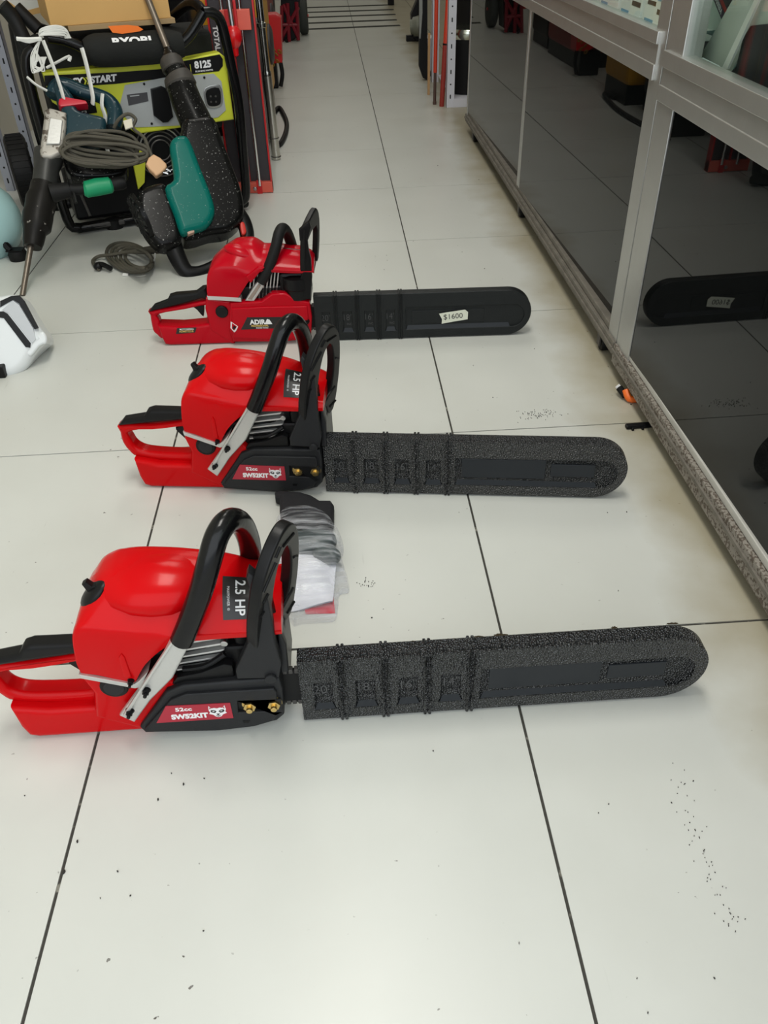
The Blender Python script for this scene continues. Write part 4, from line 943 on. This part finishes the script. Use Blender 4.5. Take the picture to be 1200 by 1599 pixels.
obj('handle', MB().tube([Kp(*q) for q in [(82, 150), (90, 135), (104, 133), (130, 143), (155, 150), (172, 160), (180, 178), (178, 200)]], [.022, .023, .022, .021, .021, .023, .025, .022], 5, 16), DTEAL, bh)
obj('trigger', MB().plate(K, [K.pl([(92, 155), (100, 151), (134, 157), (137, 162), (95, 167), (91, 162)], 36)], 4, 38, 4), mat('trigger_red', (.55, .01, .03), .35), bh)
sh_ = MB().tube([Kp(80, 302, 20), Kp(100, 298, 24), Kp(110, 296, 26)], [.028, .024, .022], 0, 16).tube([Kp(110, 296, 26), Kp(122, 296, 28), Kp(130, 295, 28)], [.017, .016, .016], 0, 16)
sh_.tube([Kp(128, 295, 28), Kp(172, 289, 30), Kp(176, 288, 30), Kp(190, 286, 30), Kp(196, 285, 30)], [.014, .014, .019, .020, .016], 0, 16)
sh_.tube([Kp(110, 281, 30), Kp(119, 317, 30)], .006, 0, 8)
sho = obj('side_handle', sh_, RUB, bh)
obj('grip', MB().tube([Kp(131, 296, 29), Kp(134, 296, 29), Kp(152, 292, 29), Kp(172, 289, 29), Kp(175, 288, 29)], [.018, .024, .026, .024, .018], 0, 18), mat('green_rubber_grip', (.01, .30, .13), .45), sho, label='green rubber grip')
# its flex bundled with white twine
def Kc(px, py, n=70): return Kp(px, py, n)
cc_ = MB(); rr = random.Random(8)
for k in range(11):
    cx_, cy_ = 162+rr.uniform(-6, 6), 232+rr.uniform(-7, 10); rx, ry = rr.uniform(50, 70), rr.uniform(12, 26); tl = rr.uniform(.0, .16); loop = []
    for i in range(12):
        a = 2*math.pi*i/12; w_ = .55+.45*abs(math.cos(a))
        loop.append(Kc(cx_+rx*math.cos(a), cy_+ry*math.sin(a)*(.7+.3*w_)+tl*rx*math.cos(a), 62+k*3+8*math.sin(a+k)))
    cc_.tube(loop, .0052, 4, 8, True)
cc_.tube([Kc(178, 200, 60), Kc(186, 186, 80), Kc(200, 178, 84), Kc(212, 186, 80), Kc(208, 200, 80), Kc(225, 215, 90), Kc(232, 232, 90), Kc(238, 246, 90)], .0052, 5, 8)
single('power_cord', cc_, CORD, 'long grey-brown flex bundled in loops and hung on the teal hammer', 'cord')
pg = MB().plate(K, [sm2(K.pl([(228, 255), (240, 240), (260, 255), (258, 264), (246, 274), (240, 270)], 100), 2)], 78, 100, 5, mat('tan_plug', (.66, .40, .22), .5), 2)
pg.tube([Kc(252, 268, 90), Kc(263, 272, 90)], .003, 0, 8, m=STE).tube([Kc(256, 262, 90), Kc(267, 268, 90)], .003, 0, 8, m=STE)
single('plug', pg, STE, 'tan plug with metal prongs at the end of the bundled flex', 'plug')
single('cord_tag', MB().plate(K, [K.pl([(192, 188), (206, 184), (208, 198), (196, 202)], 96)], 88, 96, 3), mat('tape_cream', (.66, .62, .5), .7), 'cream tape knot wrapped round the flex near the grey panel', 'tape')
# white twine
def Gt(px, py, n): return Gp(C5, px, py, n)
tw = MB()
for k in range(9):
    o_ = rr.uniform(-14, 14)
    tw.tube([Gt(300+o_, 270, 95), Gt(300+o_, 215+k*5, 105), Gt(380, 186+k*8, 108), Gt(470+o_, 200+k*7, 100), Gt(510-k*5, 275, 95)], .0022, 4, 6)
for k in range(10):
    o_ = rr.uniform(-16, 16)
    tw.tube([Gt(295, 280, 95), Gt(262+o_, 350, 92), Gt(222+k*7, 430+o_, 90), Gt(250+o_, 525-k*7, 92), Gt(310+o_, 500+o_, 95), Gt(335-k*7, 410, 98)], .0016, 4, 6)
tw.tube([Gt(120, 280, 90), Gt(200, 285, 96), Gt(300, 280, 100)], .006, 4, 6).tube([Gt(120, 275, 90), Gt(210, 300, 96), Gt(300, 272, 100)], .005, 4, 6)
single('twine_bundle', tw, STR, 'tangled bundle of white twine tied round the generator tube', 'twine')
def strand(pts, r, label): single('twine', MB().tube(pts, r, 4, 7, flat=1.8), STR, label, 'twine', 'white twine ties')
strand([Gt(310, 290, 104), Gt(350, 390, 108), Gt(400, 520, 112), Gt(440, 640, 118), Gt(462, 720, 120), Gt(470, 735, 100)], .0045, 'white twine strand running down to the red trigger')
strand([Gt(590, 345, 96), Gt(620, 450, 104), Gt(650, 590, 108), Gt(670, 700, 116), Gt(668, 750, 112)], .0050, 'white twine strand hanging from the black sleeve to the teal handle')
strand([Gt(740, 675, 112), Gt(735, 760, 118), Gt(760, 850, 120), Gt(738, 940, 116), Gt(760, 1015, 124), Gt(775, 1080, 135), Gt(800, 1160, 140)], .0045, 'white twine tied down round the bundled flex')
strand([Gt(195, 555, 70), Gt(260, 610, 80), Gt(340, 655, 84)], .0035, 'short white twine end at the left of the yellow panel')
strand([Gt(335, 490, 96), Gt(410, 450, 98), Gt(500, 405, 98), Gt(497, 440, 98)], .0028, 'thin white twine end pointing right from the bundle')
strand([Gt(645, 865, 90), Gt(700, 940, 100), Gt(740, 1010, 120)], .004, 'white twine strand crossing behind the bundled flex')

# ================================================================== LEFT EDGE: rack, compressor tank, white appliance
RK = mat('blue_grey_rack_paint', (.36, .38, .44), .5); SLOT = mat('slot_black', (.01, .01, .01), .9)
def angle_post(fr, h, w=34, t=2, body=RK, step=50, z0=40, side=1):
    mb = MB().box(fr, 0, w, 0, h, -t, 0, 0, body).box(fr, (0 if side < 0 else w-t), (t if side < 0 else w), 0, h, -w, 0, 0, body)
    z = z0; k = 0
    while z < h-20:
        if k % 2: mb.plate(fr, [circ(w/2, z, 4, 10, 4)], -t-.5, .6, 0, SLOT)
        else: mb.plate(fr, [rc(w/2-3, z-10, w/2+3, z+10, 2, 2)], -t-.5, .6, 0, SLOT)
        z += step; k += 1
    return mb
rk = thing('storage_rack', 'blue-grey slotted steel rack at the left edge behind the generator', 'rack', (-1.4, 2.5, 0))
w1 = gp(52, 215, (0, 2.46, 0), Vector((0, 1, 0)))
for (px, py, Y) in ((40, 215, 2.72), (16, 290, 2.58)):
    w_ = gy(px, py, Y); obj('upright', angle_post(upright((w_.x-.02, Y, 0), 0), 2000), RK, rk)
obj('upright', angle_post(upright((-1.73, 2.85, 0), 0), 2000), RK, rk)
for z in (.75, 1.35, 1.95): obj('shelf', MB().wbox(-1.74, w1.x-.01, 2.73, 3.1, z, z+.03, 1), RK, rk)
BLUEP = mat('pale_blue_paint', (.40, .62, .62), .35, coat=.2)
tc_ = gp(-42, 346, (0, 1.86, 0), Vector((0, 1, 0)))
cp = thing('air_compressor', 'pale blue round tank on black rubber feet at the left edge', 'compressor', (tc_.x, tc_.y, 0))
obj('tank', MB().lathe(tc_-Vector((.30, 0, 0)), (1, 0, 0), [(0, .01), (.006, .06), (.03, .105), (.07, .132), (.13, .146), (.28, .148), (.33, .140), (.38, .118), (.42, .085), (.443, .045), (.449, .01)], 36), BLUEP, cp)
ft_ = gz(30, 405, 0)
obj('foot', MB().lathe((ft_.x, ft_.y, 0), (0, 0, 1), [(0, .028), (.02, .030), (.03, .026)], 18), RUB, cp)
obj('foot_bracket', MB().wbox(ft_.x-.03, ft_.x+.022, ft_.y-.015, ft_.y+.02, .03, .034, 0).tube([(ft_.x-.02, ft_.y, .034), (ft_.x-.06, ft_.y, .11)], .012, 0, 8), BLK, cp)
ap = gz(0, 596, 0)
KV = Fr(ap+Vector((0, .02, 0)), (.98, .2, 0), (-.1, .45, .9))
vc = thing('white_appliance', 'white rounded appliance with two black stripes at the left edge', 'appliance', (ap.x, ap.y, 0))
WP = mat('white_plastic', (.72, .75, .76), .3, coat=.2)
ol = sm2(KV.pl([(-70, 480), (0, 461), (24, 460), (38, 472), (58, 506), (70, 522), (72, 534), (62, 543), (52, 556), (38, 577), (12, 592), (-30, 598), (-70, 590)], 0), 3)
obj('body', MB().plate(KV, [ol], -130, 0, 26, WP, 6).plate(KV, [sm2(KV.pl([(40, 548), (48, 556), (62, 540), (72, 536), (72, 524), (62, 518)], 0), 3)], -60, -2, 6, WP, 3), WP, vc)
for q in ([(0, 470), (18, 462), (30, 461), (38, 470), (60, 512), (54, 514), (30, 474), (20, 468), (0, 480)], [(-6, 487), (5, 486), (12, 490), (48, 536), (47, 543), (40, 542), (6, 497), (-6, 495)]):
    obj('stripe', MB().plate(KV, [KV.pl(q, 2)], -8, 3.5, 1.5), BLK, vc)
obj('grey_panel', MB().plate(KV, [KV.pl([(3, 484), (20, 469), (30, 476), (52, 513), (56, 530), (50, 536), (14, 490)], 1)], -6, 1.5, 1), mat('silver_grey', (.50, .52, .54), .35), vc)
obj('base', MB().wbox(ap.x-.14, ap.x+.01, ap.y+.015, ap.y+.12, 0, .03, 4), BLK, vc)

# ================================================================== AISLE LEFT: tile cutter, pump, machines
SAL = mat('salmon_red_paint', (.72, .12, .08), .4); RPT = mat('red_enamel', (.55, .012, .015), .35); DGR = mat('dark_grey_bed', (.045, .04, .045), .5)
TCf = Fr(gz(427, 300, 0), (1, 0, 0), (-.035, .0, 1))
tcut = thing('tile_cutter', 'tall red tile cutter with chrome guide rods standing on end beside the aisle', 'tile cutter', TCf.o)
Tl = lambda pts, n=0: TCf.pl(pts, n)
W_ = 165
H_ = 1050
obj('bed', MB().box(TCf, -W_+6, -6, 30, H_, -24, -8, 1, DGR), DGR, tcut)
obj('edge_rail', MB().box(TCf, -6, 0, 0, H_, -30, 6, 1, RPT), RPT, tcut)
obj('edge_rail', MB().box(TCf, -W_, -W_+6, 0, H_, -30, 6, 1, RPT), RPT, tcut)
obj('inner_rail', MB().box(TCf, -88, -82, 20, H_, -10, 2, 1, RPT), RPT, tcut)
e_ = MB().box(TCf, -W_, 0, 2, 42, -28, 10, 2, SAL).box(TCf, -60, -40, 0, 50, 8, 16, 1, RPT); e_.plate(TCf, [circ(-68, 20, 7, 14)], 10, 18, 2, STE)
obj('end_bracket', e_, SAL, tcut)
obj('guide_rod', MB().tube([TCf.w(-48, 30, 14), TCf.w(-48, H_, 14)], .0062, 0, 12), CHR, tcut)
obj('guide_rod', MB().tube([TCf.w(-110, 30, 14), TCf.w(-110, H_, 14)], .0062, 0, 12), CHR, tcut)
u_, v_ = TCf.loc(365, 32, 30)
cr_ = MB().box(TCf, u_-45, u_+58, v_-30, v_+32, 8, 30, 2, SAL).box(TCf, u_-28, u_-8, v_-32, v_+34, 28, 40, 2, RPT).box(TCf, u_+4, u_+14, v_-34, v_+60, 28, 42, 2, RPT)
obj('carriage', cr_, SAL, tcut)
u2, v2 = TCf.loc(365, 58, 60)
obj('handle_knob', MB().lathe(TCf.w(u2, v2+34, 55), -TCf.v, [(0, .01), (.006, .02), (.018, .027), (.04, .028), (.058, .022), (.068, .012), (.09, .010), (.094, .004)], 20), mat('knob_red', (.72, .004, .01), .25, coat=.6), tcut)
obj('lever', MB().tube([TCf.w(u2, v2+34, 55), TCf.w(u2-6, v2+200, 55)], .008, 0, 10), STE, tcut)
td = MB(); u3, v3 = TCf.loc(338, 60, -8)
td.text(TCf, 'TOTAL', u3, v3, 24, -7.6, WHT, .3, .04, rot=-90); obj('lettering', td, WHT, tcut)
# stainless pump
pb = gz(432, 249, 0); pt = gp(401, -30, pb, Vector((0, 1, 0)))
sp_ = thing('well_pump', 'slim stainless steel tube pump standing beside the red tile cutter', 'pump', pb)
def pl_(t): return pb+(pt-pb)*t
obj('casing', MB().tube([pl_(t) for t in (0, .003, .06, .061, .135, .136, .14, .5, .502)], [.014, .018, .018, .0185, .0185, .0180, .0183, .0183, .014], 0, 24), mat('satin_steel', (.62, .60, .55), .3, 1.), sp_)
obj('pump_stage', MB().tube([pl_(t) for t in (.50, .503, .52, .53, .76, .765, .785, .79)], [.013, .018, .018, .014, .014, .0185, .0185, .012], 0, 20), mat('bright_steel', (.5, .49, .46), .22, 1.), sp_)
obj('riser', MB().tube([pl_(.79), pl_(.8), pl_(1.4)], [.013, .015, .015], 0, 18), CHR, sp_)
obj('clip', MB().torus(pl_(.02), (0, 0, 1), .02, .002, None, 20, 6), DST, sp_)
obj('clip', MB().torus(pl_(.135), (0, 0, 1), .02, .0018, None, 20, 6), DST, sp_)
hp_ = [gz(x, y, .012) for x, y in [(428, 176), (436, 168), (443, 178), (448, 192), (446, 208), (438, 224), (428, 228)]]
single('hose', MB().tube(hp_, .011, 5, 12), RUB, 'black hose curving on the floor behind the steel pump', 'hose')
# machines farther along on the left
def q_thing(name, label, cat, px, py): 
    p = gz(px, py); return thing(name, label, cat, p), p
jk, p = q_thing('hydraulic_jack', 'red upright hydraulic jack with black base behind the steel pump', 'jack', 424, 140)
f_ = upright(p, 0)
u0, v0x = f_.loc(423, 25); u1, v1x = f_.loc(440, 98)
obj('body', MB().plate(f_, [f_.pl([(400, 24), (430, 22), (439, 28), (441, 98), (422, 100), (400, 90)])], -120, 0, 4, RPT), RPT, jk)
obj('base', MB().box(f_, u0-120, u1-32, 0, v1x-4, -110, -20, 8, BLK).tube([f_.w(u1-8, v1x+10, -12), f_.w(u1-2, v1x-60, -12), f_.w(u1-18, 14, -12)], .012, 4, 10, m=BLK), BLK, jk)
ych = MB()
for k, (x, y) in enumerate([(428, 76), (432, 84), (427, 90), (434, 95), (437, 80), (426, 100)]): ych.torus(f_.w(*f_.loc(x, y), 14), (1, .4*k, 1), .011, .0032, None, 16, 6)
obj('chain', ych, mat('ochre_chain', (.30, .17, .02), .5), jk)
def machine(name, label, xr, y0, y1, z0, h, m_, w=.42, cat='machine'):
    t_ = thing(name, label, cat, (xr-w/2, y0, 0))
    obj('housing', MB().wbox(xr-w, xr, y0, y1, z0, h, 30, m_), m_, t_)
    obj('base', MB().wbox(xr-w+.02, xr-.01, y0+.02, y1-.02, 0, z0+.01, 6, BLK), BLK, t_)
    cv = MB().lathe((xr-.01, (y0+y1)/2, (z0+h)/2), (1, 0, 0), [(0, .09), (.02, .09), (.03, .07), (.032, .02), (.032, .01)], 24)
    cv.wbox(xr-w+.06, xr-.06, y0+.06, y1-.06, h-.01, h+.05, 15)
    obj('engine_cover', cv, DGR, t_)
    return t_
machine('black_machine', 'black machine on the floor just behind the steel pump', -.51, 2.95, 3.3, .08, .50, BLK, .20)
machine('black_machine', 'dark blue-black machine behind the hose, next to the yellow one', -.58, 3.34, 3.56, .07, .40, mat('blue_black', (.004, .005, .012), .3, spec=.3))
machine('yellow_machine', 'yellow engine-driven machine on the floor beside the aisle, behind the hose', -.52, 3.62, 4.0, .09, .55, mat('machine_yellow', (.62, .30, .012), .4))
machine('red_machine', 'dark red machine on the floor farther along the left of the aisle', -.57, 4.7, 5.4, .08, .50, mat('engine_dark_red', (.25, .008, .01), .4))
machine('black_machine', 'black machine on the floor far along the left beside the red stand', -.60, 5.5, 5.95, .06, .60, BLK)
machine('black_machine', 'broad black machine standing right behind the generator', -.74, 2.74, 3.1, .06, .68, BLK, .46)
rs, p = q_thing('red_stand', 'dark red metal stand with a black foot at the far left', 'stand', 462, 66)
f_ = upright(p, 0)
sd = MB()
for a_ in ([(440, 10), (440, 68)], [(449, 6), (452, 72)], [(463, 4), (466, 64)], [(440, 40), (466, 40)], [(442, 8), (466, 60)], [(440, 60), (466, 12)]):
    sd.tube([f_.w(*f_.loc(*a_[0]), -40), f_.w(*f_.loc(*a_[1]), -40)], .014, 0, 8)
obj('frame', sd, mat('maroon_paint', (.22, .008, .02), .4), rs)
obj('block', MB().plate(f_, [f_.pl([(438, -10), (468, -14), (468, 58), (456, 66), (438, 66)])], -260, -70, 6), BLK, rs)
obj('foot', MB().tube([f_.w(*f_.loc(446, 62), 0), f_.w(*f_.loc(452, 72), 0), f_.w(*f_.loc(450, 76), 0)], .01, 3, 8), BLK, rs)
twp = gz(475, 57, 0)
tyre = MB().lathe((twp.x-.032, twp.y+.12, .13), (1, 0, 0), [(0, .06), (0, .11), (.008, .126), (.02, .13), (.05, .13), (.062, .126), (.07, .11), (.07, .06)], 32)
tw_ = thing('hand_truck', 'hand truck at the far left of the aisle, grey rubber wheel showing', 'hand truck', (twp.x, twp.y+.12, 0))
obj('wheel', tyre, mat('grey_rubber', (.05, .055, .05), .8), tw_)
obj('frame', MB().tube([(twp.x-.4, twp.y+.12, .13), (twp.x+.045, twp.y+.12, .13)], .01, 0, 10).tube([(twp.x-.08, twp.y+.12, .13), (twp.x-.08, twp.y+.2, 1.1)], .014, 0, 10).tube([(twp.x-.36, twp.y+.12, .13), (twp.x-.36, twp.y+.2, 1.1)], .014, 0, 10), RPT, tw_)

# ================================================================== AISLE RIGHT: rack end, bucket, poles, machines
RKW = mat('white_rack_paint', (.66, .66, .72), .45)
rr2 = thing('storage_rack', 'white slotted steel rack beyond the farther display cabinet', 'rack', (.6, 4.0, 0))
fpst = upright((.384, 3.795, 0), 0)
obj('upright', angle_post(fpst, 2000, 42, 2, RKW, 58, 52, -1), RKW, rr2)
obj('upright', angle_post(upright((.384, 4.5, 0), 0), 2000, 42, 2, RKW, 58, 52, -1), RKW, rr2)
obj('upright', angle_post(upright((1.25, 3.795, 0), 0), 2000, 42, 2, RKW, 58, 52), RKW, rr2)
obj('base_beam', MB().wbox(.42, 1.25, 3.79, 3.83, .0, .04, 1).wbox(.42, 1.25, 3.83, 4.5, .036, .04, 1), RKW, rr2)
for z in (.95, 1.5): obj('shelf', MB().wbox(.384, 1.29, 3.79, 4.5, z, z+.03, 1), RKW, rr2)
bk = thing('bucket', 'black bucket with a steel rim on the bottom shelf of the white rack', 'bucket', (.52, 3.98, .042))
obj('body', MB().lathe((.52, 3.98, .042), (0, 0, 1), [(0, .09), (.001, .10), (.27, .115), (.27, .105)], 32), RUB, bk)
obj('rim', MB().lathe((.52, 3.98, .30), (0, 0, 1), [(0, .117), (.012, .124), (.03, .126), (.045, .120), (.045, .10)], 32), mat('greenish_chrome', (.55, .58, .5), .2, 1.), bk)
single('dark_drum', MB().lathe((.62, 4.3, .042), (0, 0, 1), [(0, .14), (.45, .14), (.47, .12), (.5, .12)], 32), RUB, 'black drum standing behind the bucket on the rack', 'drum')
RPOL = mat('orange_red_pole', (.60, .05, .02), .35)
for (bx_, by_, tx, ty, r_, lb_) in ((690, 166, 700, 0, .0115, 'dull red pole standing against the white rack, right of two'), (679, 163, 682, 0, .010, 'bright red pole with brown tip standing beside the white rack, left of two')):
    b0 = gz(bx_, by_, 0); b1 = gp(tx, ty, b0, Vector((0, 1, 0))); tt = b0+(b1-b0)*1.8
    po = thing('pole', lb_, 'pole', b0, 0, 'red poles by the white rack')
    if bx_ == 679:
        obj('shaft', MB().tube([b0+(b1-b0)*.32, tt], r_, 0, 16), RPOL, po)
        obj('tip', MB().tube([b0+Vector((0, 0, .0)), b0+(b1-b0)*.03, b0+(b1-b0)*.031, b0+(b1-b0)*.33], [r_, r_, r_*.8, r_*.8], 0, 14, m=mat('brown_tip', (.09, .05, .04), .5)), RUB, po)
    else:
        obj('shaft', MB().tube([b0, b0+(b1-b0)*.6], r_*1.12, 0, 16, m=mat('dull_red', (.30, .03, .02), .45)), RPOL, po)
        obj('sleeve', MB().tube([b0+(b1-b0)*.6, tt], r_, 0, 16), RPOL, po)
        obj('joint', MB().tube([b0+(b1-b0)*.595, b0+(b1-b0)*.61], r_*1.2, 0, 16), BLK, po)
single('wood_strip', MB().wbox(.322, .334, 4.14, 4.16, 0, .3, 0), mat('raw_wood', (.50, .30, .14), .7), 'thin pale wooden strip standing by the red poles', 'strip')
ht = gz(664, 126, 0); f_ = upright((ht.x, ht.y, 0), 0)
bf = thing('trolley', 'folded black trolley with grey edge standing right of the aisle', 'trolley', ht)
obj('panel', MB().plate(f_, [f_.pl([(657, -60), (668, -60), (668, 70), (674, 118), (668, 125), (661, 122), (655, 104)])], -60, 0, 4, RUB), RUB, bf)
obj('edge', MB().plate(f_, [f_.pl([(655, -60), (660, -60), (660, 20), (657, 60), (655, 60)])], -10, 8, 1), mat('edge_grey', (.28, .29, .27), .5), bf)
obj('plate', MB().plate(f_, [f_.pl([(668, 62), (675, 60), (676, 108), (670, 112)], 3)], -30, 3, 1), mat('lavender_grey', (.30, .31, .36), .5), bf)
obj('label', MB().plate(f_, [f_.pl([(668, 55), (674, 55), (674, 60), (668, 60)], 5)], 0, 5, 0), WHT, bf)
hb = gz(648, 66, 0); f_ = upright(hb, 0)
hc = thing('hose_coupling', 'grey cast hose coupling on a black pump right of the far aisle', 'pump', hb)
ctr = Vector(f_.w(*f_.loc(649, 42), 0))
obj('coupling', MB().lathe(ctr+Vector((-.035, 0, 0)), (1, -.2, .1), [(0, .02), (0, .05), (.02, .05), (.02, .062), (.045, .065), (.07, .07), (.10, .06), (.10, .02)], 24), mat('cast_grey_green', (.20, .21, .17), .5, .4), hc)
obj('body', MB().plate(f_, [f_.pl([(643, 24), (652, 2), (656, -20), (662, -20), (662, 60), (652, 67), (645, 58)])], -140, -30, 8), BLK, hc)
obj('bracket', MB().box(f_, -60, 60, 0, 40, -90, -40, 4), BLK, hc)
single('broom', MB().wbox(gz(611, 8).x-.03, gz(611, 8).x+.03, gz(611, 8).y-.02, gz(611, 8).y+.06, 0, .12, 6).tube([gz(611, 8)+Vector((0, .02, .1)), gz(611, 8)+Vector((0, .1, 1.2))], .012, 0, 10), RUB, 'dark narrow broom standing at the end of the black floor strips', 'broom')
